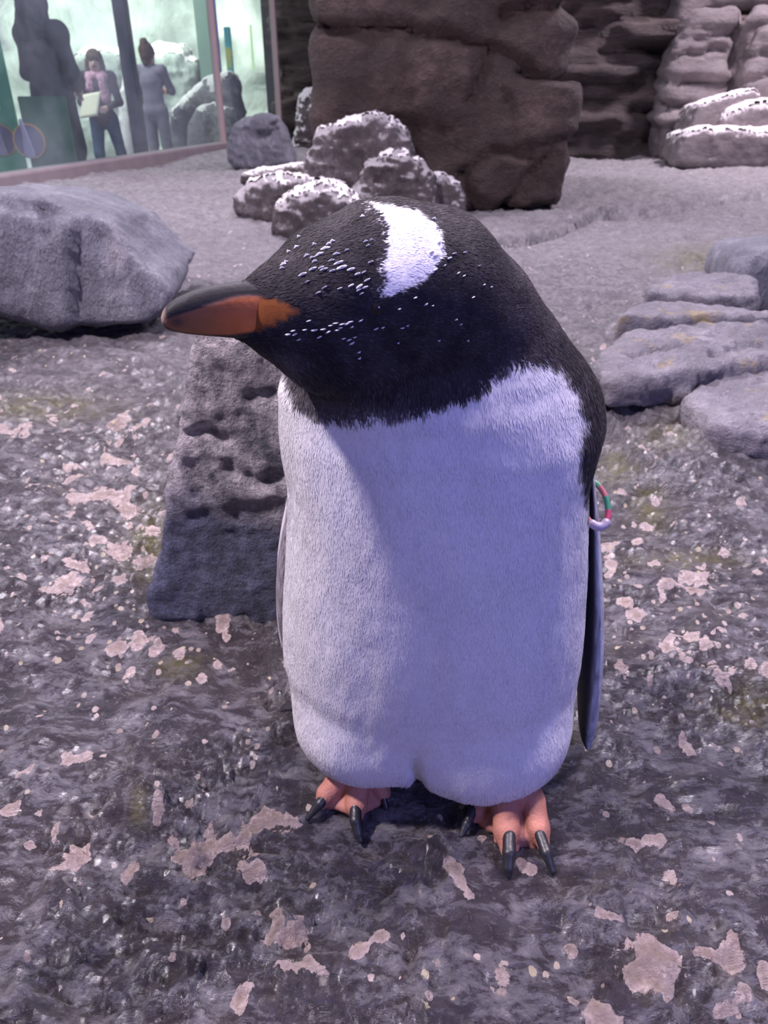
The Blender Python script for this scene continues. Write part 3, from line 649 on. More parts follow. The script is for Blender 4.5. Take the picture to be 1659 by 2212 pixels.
st_ = PY(494, 178, 12.6); l_ = box_mesh('stand_leg', (st_[0] - .03, 12.6, GF), (st_[0] + .03, 12.64, st_[2] + .02), M['steel'], o)
o = upright('wall_dark', 528, 640, -500, 345, 13.8, M['strata'], .3); o['kind'] = 'structure'; o.name = 'wall_right'
tl = upright('tube_lamp', 541, 547, 55, 150, 13.76, plain('lamp_tube', (.55, .75, .40), .4, .02), .04)
tl.data.materials[0].node_tree.nodes['Principled BSDF'].inputs['Emission Color'].default_value = (.7, 1, .45, 1); tl.data.materials[0].node_tree.nodes['Principled BSDF'].inputs['Emission Strength'].default_value = 0.35
tl.parent = o
# pale rocks of the opposite exhibit; the first two mounds model a glass reflection
def pale(poly, Y, th, lab, seed, snow=(0.5, .05), mat='pale'):
    return rock_face('pale_rock', poly, Y, th, M[mat], lab, 'rock', r=.14, amp=.04, freq=2.4, seed=seed, h=.035, snow=snow)
pale([(355, 470), (360, 260), (385, 215), (440, 170), (500, 160), (520, 250), (530, 470)], 11.6, .7, 'tall pale mound modelling a reflection in the glass right of the visitors', 91, mat='ledge')
pale([(395, 470), (400, 280), (420, 240), (455, 225), (500, 235), (520, 470)], 10.9, .5, 'low grey mound modelling a reflection in the glass beside the small dark boulder', 93, (0.6, .03), mat='ledge')
pale([(150, 470), (150, 125), (175, 104), (240, 100), (275, 112), (280, 470)], 13.6, .8, 'pale ledge topped with snow behind the scarfed visitor', 95)
pale([(296, 470), (300, 120), (330, 90), (400, 96), (425, 140), (430, 470)], 14.2, .8, 'pale snow topped ledge behind the visitor with tied up hair', 97)
# white figure shaped snow heap between post and scarfed visitor
o = rock_face('snow_heap', [(246, 460), (250, 190), (254, 150), (262, 136), (272, 136), (278, 152), (288, 190), (292, 460)], 12.4, .4, M['snow'], 'white snow heap between the scarfed visitor and the steel post', 'snow', r=.2, amp=.03, seed=99, h=.03)
# ------------------------------------------------------------------ information boards, green
def board(name, u0, u1, v0, v1, Y, base, lines, disc, label):
    root = empty(name, (PY((u0 + u1) / 2, v1, Y)[0], Y + .03, GF)); tag(root, label, 'sign'); off = np.array(root.location)
    bpy.context.view_layer.update()
    a = PY(u0, v0, Y); b = PY(u1, v1, Y)
    def bx(nm, lo, hi, mat, bev=0.0, par=root): return box_mesh(nm, np.array(lo) - off, np.array(hi) - off, mat, par, bev)
    bx('panel', (a[0], Y, b[2]), (b[0], Y + .05, a[2]), base, .006)
    for sx in (a[0] + .12, b[0] - .12): bx('leg', (sx - .025, Y + .012, GF), (sx + .025, Y + .045, b[2] + .02), M['steel'])
    if lines:
        ml = plain(name + '_print', lines, .6, .1)
        zt = PY(u0, v0 + 40, Y)[2]; k = 0
        while k < 9:
            z = zt - .065 * k; w_ = (b[0] - a[0]) * random.uniform(.55, .8)
            bx('print_line', (a[0] + .05, Y - .003, z - .012), (a[0] + .05 + w_, Y, z + .012), ml); k += 1
    cu_, cv_, rp = disc; c = PY(cu_, cv_, Y); R = rp * np.linalg.norm(c - [0, 0, CAM_H]) / np.linalg.norm(raydir(cu_, cv_)) / FPX
    def ring(nm, r0, r1, y, mat, n=48):
        V = []
        for k in range(n):
            t = 2 * math.pi * k / n
            for rr, yy in ((r1, y), (r0, y), (r0, y + .012), (r1, y + .012)): V.append(c + np.array([rr * math.cos(t), yy - c[1], rr * math.sin(t)]))
        F = [(4 * k + j, 4 * k + (j + 1) % 4, 4 * ((k + 1) % n) + (j + 1) % 4, 4 * ((k + 1) % n) + j) for k in range(n) for j in range(4)]
        return new_obj(nm, mesh_np(nm, np.array(V) - off, F, False), mat, root)
    ring('picture', 0.001, R * .93, Y - .010, plain('picture_print', (.13, .11, .20), .6, .25, 5))
    ring('picture_rim', R * .93, R, Y - .014, plain('orange_rim', (.55, .28, .07), .5, .1))
    # pale grey penguin shape printed in the picture
    def pf(P):
        Q = (P - c) / R
        d = rcone(Q * np.array([1, 0, 1]), np.array([-.25, 0, 1.15]), np.array([-.12, 0, -.75]), .14, .38)
        return np.maximum(d * R, np.abs(P[:, 1] - (Y - .013)) - .006)
    Vp, Fp = nets(pf, c - [R, .05, R], c + [R, .03, R * 1.4], .012)
    new_obj('picture_figure', mesh_np('picture_figure', Vp - off, Fp), plain('picture_figure', (.30, .26, .40), .6, .2, 6), root)
    return root
yB = 7.5
board('information_board', -130, 58, 70, 372, yB + .5, plain('green_board', (.055, .34, .20), .5, .12, 2), (.33, .50, .44), (4, 302, 31), 'bright green information board with a round orange rimmed picture')
board('information_board', 36, 168, 208, 372, yB - .55, plain('darkened_green_board', (.030, .105, .070), .5, .2, 2), None, (64, 305, 34), 'second green board painted dark as under a reflected silhouette')  # darker copy of the green board, the reflected silhouette's darkening put into its colour

# ------------------------------------------------------------------ visitors
def person(label, X, Y, height, yaw, pal, pose, hair=None, extra=None):
    """body as one surface from joint chains; facing -Y at yaw 0"""
    k = height / 1.70
    root = empty('person', (X, Y, GF)); root.rotation_euler.z = yaw; tag(root, label, 'person', 'visitors behind the glass')
    J = {'pel': (0, 0, .93), 'wai': (0, 0, 1.06), 'che': (0, .0, 1.27), 'nec': (0, .01, 1.43), 'hea': (0, -.005, 1.56),
         'shl': (-.17, 0, 1.385), 'shr': (.17, 0, 1.385), 'ell': (-.23, .02, 1.11), 'elr': (.23, .02, 1.11), 'wrl': (-.24, -.06, .87), 'wrr': (.24, -.06, .87),
         'hil': (-.09, 0, .91), 'hir': (.09, 0, .91), 'knl': (-.10, -.02, .50), 'knr': (.10, -.02, .50), 'anl': (-.11, .02, .09), 'anr': (.11, .02, .09)}
    J.update(pose); J = {a: np.array(b, float) for a, b in J.items()}
    prim = []
    def add(a, b, ra, rb, c): prim.append((np.array(a, float), np.array(b, float), ra, rb, c))
    add(J['pel'], J['wai'], .145, .125, 'top'); add(J['wai'], J['che'], .125, .145, 'top'); add(J['che'], J['nec'] - [0, 0, .05], .145, .07, 'top'); add(J['shl'], J['shr'], .072, .072, 'top')
    add(J['nec'] - [0, 0, .03], J['hea'], .052, .06, 'skin')
    add(J['hea'] + [0, -.015, -.055], J['hea'] + [0, .012, .035], .070, .088, 'skin'); add(J['hea'] + [0, -.085, -.012], J['hea'] + [0, -.098, -.03], .010, .014, 'skin')
    add(J['hea'] + [-.088, .01, -.02], J['hea'] + [-.09, .015, .01], .012, .015, 'skin'); add(J['hea'] + [.088, .01, -.02], J['hea'] + [.09, .015, .01], .012, .015, 'skin')
    for s in 'lr':
        add(J['sh' + s], J['el' + s], .062, .048, 'top'); add(J['el' + s], J['wr' + s], .048, .034, 'top')
        add(J['hi' + s], J['kn' + s], .098, .066, 'leg'); add(J['kn' + s], J['an' + s], .066, .048, 'leg')
        add(J['an' + s] - [0, 0, .03], J['an' + s] + [0, -.14, -.05], .042, .036, 'shoe')
        w_ = J['wr' + s]; d = w_ - J['el' + s]; d = d / np.linalg.norm(d); sd = np.cross(d, [0, 1, 0.2]); sd /= np.linalg.norm(sd) + 1e-9
        pc = w_ + d * .075; add(w_, pc, .028, .032, 'skin')
        for j, L_ in zip((-1.5, -.5, .5, 1.5), (.058, .072, .075, .065)):
            b0 = pc + sd * j * .019; b1 = b0 + d * L_ * .6; b2 = b1 + d * L_ * .4 + np.array([0, -.018, 0]); add(b0, b1, .0105, .010, 'skin'); add(b1, b2, .010, .009, 'skin')
        tb = w_ + d * .03 - sd * .028 * (1 if s == 'l' else -1); add(tb, tb + d * .045 - sd * .02 * (1 if s == 'l' else -1), .012, .010, 'skin')
    for e in (extra or []): add(*e)
    def f(P):
        d = None
        for a, b, ra, rb, c in prim:
            x = rcone(P, a, b, ra, rb); kk = .012 if ra < .03 else .035
            d = x if d is None else smin(d, x, kk)
        return d
    lo = np.min([np.minimum(p[0], p[1]) for p in prim], 0) - .2; hi = np.max([np.maximum(p[0], p[1]) for p in prim], 0) + .2; lo[2] = -.03
    V, F = nets(f, lo, hi, .0115); V = relax(V, F, 1)
    best = np.full(len(V), 1e9); C = np.zeros((len(V), 3))
    for a, b, ra, rb, c in prim:
        x = rcone(V, a, b, ra, rb); m = x < best; best[m] = x[m]; C[m] = pal[c]
    # eyes and mouth as darker spots of the face
    for sx in (-.033, .033):
        m = np.linalg.norm(V - (J['hea'] + [sx, -.088, .012]), axis=1) < .017; C[m] = (.03, .02, .02)
    m = np.abs(V - (J['hea'] + [0, -.085, -.058])) ; m = (m[:, 0] < .026) & (m[:, 1] < .03) & (m[:, 2] < .010); C[m] = (.30, .09, .09)
    wr = 1 + .12 * fbm(V, 14, 3, 5)
    me = mesh_np('body', V * k, F); set_color(me, np.clip(C * wr[:, None], .003, 1)); new_obj('body', me, M['cloth'], root)
    for (nm, prs, col, kk) in (hair or []):
        prs = [(np.array(a, float) + J['hea'], np.array(b, float) + J['hea'], ra, rb) for a, b, ra, rb in prs]
        def fh(P):
            d = None
            for a, b, ra, rb in prs:
                x = rcone(P, a, b, ra, rb); d = x if d is None else smin(d, x, kk)
            return d
        lo = np.min([np.minimum(p[0], p[1]) for p in prs], 0) - .15; hi = np.max([np.maximum(p[0], p[1]) for p in prs], 0) + .15
        V, F = nets(fh, lo, hi, .010); N = vnormals(V, F); V = V + N * (.005 * fbm(V, 40, 2, 9))[:, None]
        me = mesh_np(nm, V * k, F); set_color(me, np.clip(np.tile(col, (len(V), 1)) * (1 + .3 * fbm(V * [1, 1, .3], 60, 2, 3))[:, None], .003, 1)); new_obj(nm, me, M['cloth'], root)
    return root
# hooded figure added in place of the viewer's reflection in the glass
x = PY(112, 200, yB)[0]
person('dark hooded figure standing in for a reflection in the glass, behind the darkened board', x, yB, 1.90, 2.7,
       {'top': (.030, .036, .048), 'leg': (.025, .03, .04), 'skin': (.45, .30, .25), 'shoe': (.02, .02, .02)},
       {'ell': (-.24, -.02, 1.12), 'elr': (.25, -.02, 1.12), 'wrl': (-.12, -.16, 1.02), 'wrr': (.12, -.16, 1.02)},
       [('hood', [((0, .03, .02), (0, .03, .04), .112, .112), ((0, .05, .0), (0, .06, -.14), .10, .13), ((-.08, .02, -.16), (.08, .02, -.16), .07, .07)], (.028, .032, .045), .03)],
       [((0, .0, 1.0), (0, 0, .60), .155, .19, 'top'), ((-.17, 0, 1.37), (.17, 0, 1.37), .085, .085, 'top')])
# scarfed visitor with long hair, holding a pale leaflet
yS = 10.2; x = PY(215, 200, yS)[0]
person('person with long brown hair, pink scarf, dark jacket and blue jeans', x, yS, 1.55, 0.15,
       {'top': (.045, .04, .06), 'leg': (.06, .10, .17), 'skin': (.62, .40, .36), 'shoe': (.05, .05, .06)},
       {'wrl': (-.10, -.26, 1.04), 'wrr': (.11, -.26, 1.04), 'ell': (-.24, -.04, 1.10), 'elr': (.24, -.04, 1.10), 'knl': (-.12, -.06, .5), 'knr': (.16, -.03, .5), 'anr': (.24, .02, .09), 'anl': (-.12, .0, .09)},
       [('hair', [((0, .02, .03), (0, .03, .045), .103, .103), ((0, .06, 0), (0, .07, -.25), .085, .10), ((-.085, .0, .0), (-.10, -.02, -.26), .035, .045), ((.085, .0, .0), (.10, -.02, -.26), .035, .045)], (.115, .07, .06), .03),
        ('scarf', [((-.09, -.03, -.17), (.09, -.03, -.17), .065, .065), ((-.08, .05, -.16), (.08, .05, -.16), .06, .06), ((.07, -.09, -.20), (.09, -.13, -.42), .055, .06), ((-.08, -.08, -.2), (-.09, -.12, -.30), .05, .05)], (.62, .33, .44), .03)])
a = np.array([x, yS - .40, GF + .98])
Vl = []; nl = 9
for i in range(nl):
    for j in range(nl):
        s_, t_ = i / (nl - 1) - .5, j / (nl - 1) - .5
        Vl.append(a + np.array([s_ * .24 + t_ * .05, -.05 * math.sin(s_ * 3) + .10 * t_, t_ * .24 + .03 * s_]))
Vl = np.array(Vl); i = np.arange(nl * nl).reshape(nl, nl); Fl = np.stack([i[:-1, :-1], i[1:, :-1], i[1:, 1:], i[:-1, 1:]], -1).reshape(-1, 4)
o = new_obj('leaflet', mesh_np('leaflet', Vl, Fl), plain('cream_paper', (.80, .72, .58), .7, .05)); sm = o.modifiers.new('thick', 'SOLIDIFY'); sm.thickness = .012
tag(o, 'creased cream leaflet held by the visitor with the pink scarf', 'leaflet')
# visitor seen from behind, hair tied up
yT = 11.2; x = PY(330, 200, yT)[0]
person('person seen from behind with tied up brown hair and grey trousers', x, yT, 1.66, math.pi - .25,
       {'top': (.24, .20, .27), 'leg': (.19, .17, .21), 'skin': (.55, .33, .26), 'shoe': (.05, .05, .05)},
       {'ell': (-.23, -.10, 1.15), 'elr': (.23, -.10, 1.15), 'wrl': (-.09, -.27, 1.15), 'wrr': (.09, -.27, 1.15)},
       [('hair', [((0, .02, .03), (0, .03, .045), .100, .100), ((0, .05, .10), (0, .06, .14), .065, .055), ((0, .06, -.02), (0, .06, -.07), .075, .06)], (.10, .06, .05), .025)])
# ------------------------------------------------------------------ penguin
S = CAM_H / 0.70
def build_penguin():
    root = empty('penguin', (0.045, 0.55, 0.0))
    tag(root, 'gentoo penguin standing on wet rock with its head turned aside', 'penguin')
    bpy.context.view_layer.update()
    def part(name, V, F, mat, colors=None, parent=root, smooth=True):
        off = np.array(root.location)
        me = mesh_np(name, V - off, F, smooth)
        if colors is not None: set_color(me, colors)
        return new_obj(name, me, mat, parent)
    # --- torso: rows of the outline (v, left u, right u, centre distance, half depth)
    rows = [(690, 830, 1090, .625, .045), (725, 720, 1170, .625, .072), (765, 645, 1220, .628, .090), (820, 604, 1258, .630, .103), (900, 602, 1284, .632, .113), (960, 609, 1276, .634, .118), (1020, 621, 1262, .635, .121),
            (1100, 623, 1258, .636, .122), (1200, 617, 1257, .638, .122), (1300, 612, 1254, .640, .122), (1390, 613, 1249, .642, .120), (1450, 627, 1240, .643, .116), (1500, 650, 1224, .644, .109), (1545, 688, 1198, .645, .098), (1580, 755, 1146, .645, .080), (1605, 825, 1090, .645, .060)]
    Z = []; XL = []; XR = []; YC = []; RY = []
    for v, l, r, yc, ry in rows:
        a = PY(l, v, yc * S); b = PY(r, v, yc * S)
        Z.append(a[2]); XL.append(a[0]); XR.append(b[0]); YC.append(yc * S); RY.append(ry * S)
    Z = np.array(Z)[::-1]; XL = np.array(XL)[::-1]; XR = np.array(XR)[::-1]; YC = np.array(YC)[::-1]; RY = np.array(RY)[::-1]
    def C(u, v, Y, rpx):
        p = PY(u, v, Y * S); t = np.linalg.norm(p - np.array([0, 0, CAM_H])) / np.linalg.norm(raydir(u, v))
        return (p, rpx * t / FPX)
    head = [C(655, 668, .540, 104), C(735, 646, .556, 160), (C(830, 622, .573, 180)), C(915, 640, .590, 184), C(1000, 695, .606, 160), C(1075, 790, .622, 150), C(1125, 890, .634, 158)]
    snout = [C(578, 672, .525, 60), C(620, 668, .534, 90), C(690, 664, .546, 128)]
    brow = [C(528, 621, .515, 13), C(560, 622, .521, 24), C(600, 618, .530, 46), C(660, 610, .545, 85)]
    chin = [C(490, 716, .510, 12), C(545, 712, .519, 28), C(600, 710, .530, 58), C(660, 715, .54, 85)]
    throat = [C(640, 690, .540, 80), C(712, 738, .546, 105), C(790, 770, .560, 108), C(900, 800, .585, 130)]
    neck = [C(800, 700, .575, 150), C(880, 850, .610, 170)]
    yh = .585 * S
    lob1 = PY(785, 1568, .600 * S); lob2 = PY(1045, 1598, .590 * S)
    def f(P):
        x, y, z = P[:, 0], P[:, 1], P[:, 2]
        xl = np.interp(z, Z, XL); xr = np.interp(z, Z, XR); yc = np.interp(z, Z, YC); ry = np.interp(z, Z, RY)
        rx = (xr - xl) / 2; cx = (xl + xr) / 2
        e = (np.abs((x - cx) / rx) ** 2.35 + np.abs((y - yc) / ry) ** 2.2) ** (1 / 2.28)
        d = (e - 1) * np.minimum(rx, ry) * 0.95
        d = np.maximum(d, np.maximum(Z[0] - z, z - Z[-1]) * 1.0)
        # depth-squashed head coordinates
        Q = P.copy()
        hd = chain(Q, head, 0.006)
        hd = smin(hd, chain(Q, snout, 0.008), 0.012)
        hd = smin(smin(hd, chain(Q, brow, 0.004), 0.006), chain(Q, chin, .004), .006)
        th = smin(chain(Q, throat, 0.008), chain(Q, neck, 0.01), 0.015)
        hd = smin(hd, th, 0.016)
        d = smin(d, hd, 0.020)
        # thigh lobes that make the hem, and the crease between them
        l1 = np.linalg.norm((P - lob1) / np.array([.072, .062, .060]) / S, axis=1) - 1
        l2 = np.linalg.norm((P - lob2) / np.array([.090, .066, .066]) / S, axis=1) - 1
        d = smin(d, smin(l1 * .055 * S, l2 * .06 * S, 0.004), 0.022)
        cr = PY(902, 1600, .54 * S)
        d = d + 0.010 * np.exp(-((x - cr[0] - .004 * np.sin(z * 60)) / 0.0045) ** 2) * sstep(0.13, 0.05, z) * (y < yc)
        # crease where the cheek rests on the neck
        return d
    V, F = nets(f, (-.14, .38, -.005), (.24, .70, .60), 0.0035)
    V = relax(V, F, 4, 0.5)
    N = vnormals(V, F)
    V = V + N * (0.0006 * fbm(V * np.array([1, 1, .45]), 55, 3, 3) + 0.0011 * fbm(V * np.array([1, 1, .4]), 16, 2, 5))[:, None]
    N = vnormals(V, F)
    WH = [(440, 800), (595, 786), (612, 785), (625, 830), (642, 872), (690, 900), (760, 906), (830, 902), (900, 893), (1000, 862), (1060, 822), (1100, 794), (1160, 784), (1210, 797), (1245, 842), (1262, 900), (1253, 960), (1255, 1020), (1272, 1100), (1290, 1300), (1400, 1900), (400, 1900)]
    PATCH = [(783, 438), (835, 444), (890, 450), (928, 474), (953, 512), (956, 545), (925, 590), (880, 620), (838, 640), (814, 637), (828, 606), (818, 580), (828, 540), (832, 500), (820, 466), (797, 448)]
    GAPE = [(490, 640), (560, 641), (592, 647), (616, 657), (642, 673), (616, 688), (582, 704), (545, 716), (490, 724)]
    def albedo(V, N):
        u, v = proj(V)
        ju = 9 * fbm(V, 260, 2, 71); jv = 9 * fbm(V, 240, 2, 72)
        wsd = poly_sd(u + ju * .7, v + jv, WH); psd = poly_sd(u + ju * .5, v + jv * .4, PATCH)
        fr = (N[:, 1] < 0.30) & (V[:, 2] < 0.445)
        white = sstep(9, -9, wsd) * fr
        patch = sstep(3, -3, psd) * (V[:, 2] > 0.42)
        n = fbm(V, 120, 3, 33)[:, None]; n2 = fbm(V * np.array([1, 1, .35]), 60, 3, 34)[:, None]
        back = sstep(1040, 1130, u)[:, None]
        blk = np.array([.026, .0225, .0255]) * (1 + 0.35 * n) + back * np.array([.020, .016, .017]) * (0.6 + 0.9 * np.clip(fbm(V, 420, 2, 35), -.6, 1))[:, None]
        bib_lit = sstep(60, 0, wsd)[:, None] * sstep(1010, 800, u)[:, None] * sstep(700, 800, v)[:, None]  # left of the bib made greyer, key light painted into the plumage
        blk = blk + bib_lit * np.array([.044, .040, .046])
        wht = np.array([.71, .69, .71]) * (1 + 0.035 * n2)
        col = blk * (1 - white[:, None]) + wht * white[:, None]
        col = col * (1 - patch[:, None]) + np.array([.84, .82, .84]) * patch[:, None]
        gsd = poly_sd(u, v, GAPE); gm = (sstep(2.5, -2.5, gsd) * (N[:, 1] < 0.2))[:, None]
        col = col * (1 - gm) + gm * np.array([.25, .076, .021]) * (1 + .15 * n)
        return np.clip(col, 0.004, 1)
    body = part('body', V, F, M['plumage'], albedo(V, N))
    # --- short feather tips all over the body
    FV = V[F]; ar = np.linalg.norm(np.cross(FV[:, 2] - FV[:, 0], FV[:, 3] - FV[:, 1]), axis=1)
    cent = FV.mean(1); fn = N[F].mean(1)
    wgt = ar * np.where(fn[:, 1] > 0.45, 0.35, 1.0)
    cu_, cv_ = proj(cent); wgt = wgt * ~((poly_sd(cu_, cv_, GAPE) < 3) & (fn[:, 1] < 0.2))       # bare corner of the mouth
    n = 300000
    pick = RNG.choice(len(F), n, p=wgt / wgt.sum())
    a, b = RNG.random((2, n, 1)); q = FV[pick]
    P = (q[:, 0] * (1 - a) + q[:, 1] * a) * (1 - b) + (q[:, 3] * (1 - a) + q[:, 2] * a) * b
    nn = N[F[pick]]; Nn = ((nn[:, 0] * (1 - a) + nn[:, 1] * a) * (1 - b) + (nn[:, 3] * (1 - a) + nn[:, 2] * a) * b)
    Nn /= np.linalg.norm(Nn, axis=1, keepdims=True)
    u, v = proj(P)
    hz = PY(900, 760, .58 * S)[2]
    isn = sstep(-.015, .03, P[:, 2] - hz)[:, None]                         # on the head the tips run back from the bill
    flow = isn * np.array([0.95, 0.25, -0.12]) + (1 - isn) * np.array([0.05, -0.05, -1.0])
    flow = flow + 0.16 * RNG.normal(size=(n, 3)) + 0.20 * np.stack([fbm(P, 45, 2, 80 + k) for k in range(3)], 1)
    flow -= Nn * (flow * Nn).sum(1, keepdims=True); flow /= np.linalg.norm(flow, axis=1, keepdims=True)
    hem = sstep(.075, .03, P[:, 2])[:, None]
    L = (0.0055 + 0.0035 * RNG.random((n, 1))) * (1 + 0.7 * hem); L = np.where(isn > 0.5, L * 0.6, L)
    lift = 0.025 + 0.075 * RNG.random((n, 1)) ** 2
    wl = albedo(P, Nn).mean(1, keepdims=True) > .3
    lift = np.where(wl & (hem < .3), .010 + .05 * RNG.random((n, 1)) ** 3, lift); L = np.where(wl & (hem < .3), L * .85, L)
    side = np.cross(Nn, flow); wd = 0.00034 * (1 + 0.6 * RNG.random((n, 1)))
    root_p = P - Nn * 0.0004
    tip = P + flow * L + Nn * (L * lift)
    midp = P + flow * L * 0.55 + Nn * (L * lift * 0.75)
    FVv = np.concatenate([root_p - side * wd, root_p + side * wd, midp + side * wd * .9, tip, midp - side * wd * .9]).reshape(5, n, 3).transpose(1, 0, 2).reshape(-1, 3)
    i5 = np.arange(n) * 5
    FF = np.concatenate([np.stack([i5, i5 + 1, i5 + 2, i5 + 4], 1), np.stack([i5 + 4, i5 + 2, i5 + 3, i5 + 3], 1)])
    # (tip as triangle)
    V4 = FF[:n]; T3 = FF[n:, :3]
    tris = np.concatenate([V4[:, [2, 1, 0]], V4[:, [3, 2, 0]], T3[:, ::-1]])
    colr = albedo(P, Nn) * (1 + 0.05 * RNG.normal(size=(n, 1)))
    lum = colr.mean(1, keepdims=True)
    colr = np.where(lum < .2, colr * (0.9 + 1.3 * RNG.random((n, 1)) ** 4), colr)
    me = mesh_np('feathers', FVv - np.array(root.location), tris, True)
    set_color(me, np.repeat(np.clip(colr, .004, .9), 5, 0))
    me.normals_split_custom_set_from_vertices(np.repeat(Nn, 5, 0).astype(np.float32).tolist())
    fo = new_obj('feathers', me, M['feather'], root); fo['kind'] = 'stuff'
    # --- white flecks on the head
    bvh = BVHTree.FromPolygons([tuple(p) for p in V], [tuple(int(k) for k in q_) for q_ in F])
    def hit(u, v):
        d = raydir(u, v); d = d / np.linalg.norm(d)
        h = bvh.ray_cast(Vector((0, 0, CAM_H)), Vector(d))
        return (np.array(h[0]), np.array(h[1])) if h[0] is not None else None
    fl = [(663, 553, 9), (675, 557, 8), (690, 550, 14), (703, 537, 14), (710, 528, 8), (718, 522, 8), (680, 565, 8), (716, 563, 9), (727, 549, 10), (731, 568, 15), (738, 578, 16), (718, 585, 9), (700, 582, 12), (676, 581, 12), (654, 593, 13), (694, 578, 9), (758, 582, 12), (749, 541, 7),
          (790, 522, 7), (795, 531, 6), (783, 469, 7), (641, 535, 8), (646, 513, 5), (624, 545, 6), (612, 572, 9), (618, 567, 7), (609, 580, 7), (679, 529, 6), (772, 592, 9), (786, 588, 7), (793, 605, 10), (758, 617, 10), (776, 619, 12), (788, 621, 10), (774, 627, 9), (781, 634, 8), (734, 623, 8), (701, 621, 8), (688, 632, 8), (664, 609, 7), (801, 566, 8), (802, 519, 5),
          (937, 474, 7), (944, 493, 6), (948, 525, 7), (956, 536, 6), (981, 548, 8), (971, 558, 9), (941, 553, 10), (945, 567, 8), (932, 545, 10), (960, 574, 6), (940, 583, 9), (1004, 546, 6), (990, 590, 6), (1022, 642, 6), (1045, 615, 5), (1002, 596, 6), (1035, 575, 5), (1060, 620, 5),
          (725, 698, 9), (714, 703, 7), (739, 700, 10), (750, 699, 9), (757, 695, 9), (633, 714, 8), (622, 722, 9), (637, 722, 8), (667, 693, 8), (658, 712, 8), (679, 713, 10), (698, 711, 9), (709, 717, 9), (728, 713, 8), (735, 708, 7), (690, 728, 8), (645, 733, 7), (742, 731, 7), (754, 734, 8), (760, 741, 9), (766, 728, 6), (760, 706, 6), (779, 692, 8), (812, 710, 8), (827, 707, 6), (869, 708, 7), (880, 703, 5), (897, 643, 6), (863, 667, 6), (920, 657, 7), (934, 660, 5), (948, 735, 5), (775, 760, 6), (776, 773, 6), (860, 740, 4), (995, 700, 5), (985, 690, 5), (1010, 735, 4)]
    fv = []; ff = []
    for (u0, v0, l) in fl:
        h = hit(u0, v0)
        if h is None: continue
        p, nrm = h
        dirn = PY(u0 - 10, v0 + (5 if v0 < 640 else 3) + random.uniform(-2, 2), p[1]) - p; dirn -= nrm * (dirn @ nrm); dirn /= np.linalg.norm(dirn)
        sd = np.cross(nrm, dirn); L_ = l * 0.60 * np.linalg.norm(p - [0, 0, CAM_H]) / FPX * 1.0; W_ = L_ * random.uniform(.30, .44)
        c0 = len(fv); pts = []
        for k in range(8):
            t = k / 8 * 2 * math.pi
            pts.append(p + dirn * L_ * math.cos(t) * 1.3 + sd * W_ * math.sin(t) + nrm * 0.0004)
        fv += pts + [p + nrm * 0.0020]
        ff += [(c0 + k, c0 + (k + 1) % 8, c0 + 8) for k in range(8)]
    fo = part('white_flecks', np.array(fv), np.array(ff), M['white_fleck']); fo['kind'] = 'stuff'
    # --- eye, almost shut and lost in the black cheek
    h = hit(815, 668)
    if h is not None:
        ec = h[0] - h[1] * 0.0042
        Ve, Fe = nets(lambda P: np.linalg.norm((P - ec), axis=1) - .0056, ec - .008, ec + .008, 0.0011)
        part('eye', Ve, Fe, plain('eye_dark', (.012, .009, .009), 0.12, 0.1))
    # --- bill: stations along its length (u, top v, bottom v, distance, half width m)
    st = [(347, 688, 698, .492, .0030), (352, 672, 705, .493, .0055), (362, 658, 711, .494, .0075), (380, 645, 717, .497, .0095), (410, 631, 722, .501, .0112), (450, 619, 726, .506, .0126), (500, 610, 730, .512, .0138), (545, 604, 736, .518, .0150), (590, 606, 740, .526, .0160), (630, 626, 732, .532, .0150)]
    K = 28; bv = []; bc = []
    ORG = [(352, 694), (372, 685), (400, 676), (440, 664), (470, 653), (510, 642), (540, 639), (580, 642), (610, 655), (650, 672), (620, 690), (580, 706), (540, 717), (500, 723), (440, 723), (385, 717), (360, 706)]
    for (u0, t0, b0, yy, hw) in st:
        c = PY(u0, (t0 + b0) / 2, yy * S); tp = PY(u0, t0, yy * S); hh = (tp - c)
        for k in range(K):
            a_ = 2 * math.pi * k / K
            s_, c_ = math.sin(a_), math.cos(a_)
            kx = abs(s_) ** 0.8 * (1 if s_ > 0 else -1)
            side = np.array([0.30, -0.95, 0.0])
            bv.append(c + hh * c_ + side * hw * S * kx)
    bv = np.array(bv); ns = len(st)
    q = [(i * K + k, i * K + (k + 1) % K, (i + 1) * K + (k + 1) % K, (i + 1) * K + k) for i in range(ns - 1) for k in range(K)]
    Fb = np.array(q); 
    # refine twice by midpoint subdivision for clean colours
    def subdiv(V, F):
        E = {}; V = list(map(np.array, V)); out = []
        def mid(a, b):
            k = (min(a, b), max(a, b))
            if k not in E: V.append((V[a] + V[b]) / 2); E[k] = len(V) - 1
            return E[k]
        for f_ in F:
            a, b, c, d = f_; m = [mid(a, b), mid(b, c), mid(c, d), mid(d, a)]
            V.append((V[a] + V[b] + V[c] + V[d]) / 4); ce = len(V) - 1
            out += [(a, m[0], ce, m[3]), (m[0], b, m[1], ce), (ce, m[1], c, m[2]), (m[3], ce, m[2], d)]
        return np.array(V), np.array(out)
    for _ in range(2): bv, Fb = subdiv(bv, Fb)
    bv = relax(bv, Fb, 3, .4)
    tipc = len(bv); ring = [k for k in range(K)]
    bn = vnormals(bv, Fb)
    if ((bv - bv.mean(0)) * bn).sum(1).mean() < 0: Fb = Fb[:, ::-1]; bn = -bn
    u, v = proj(bv); osd = poly_sd(u, v, ORG)
    og = sstep(3, -3, osd)[:, None]
    ora = np.array([.34, .098, .028]) * (1 - sstep(520, 400, u)[:, None] * np.array([.30, -.05, -.55])) * (1 + .12 * fbm(bv, 160, 3, 3)[:, None])
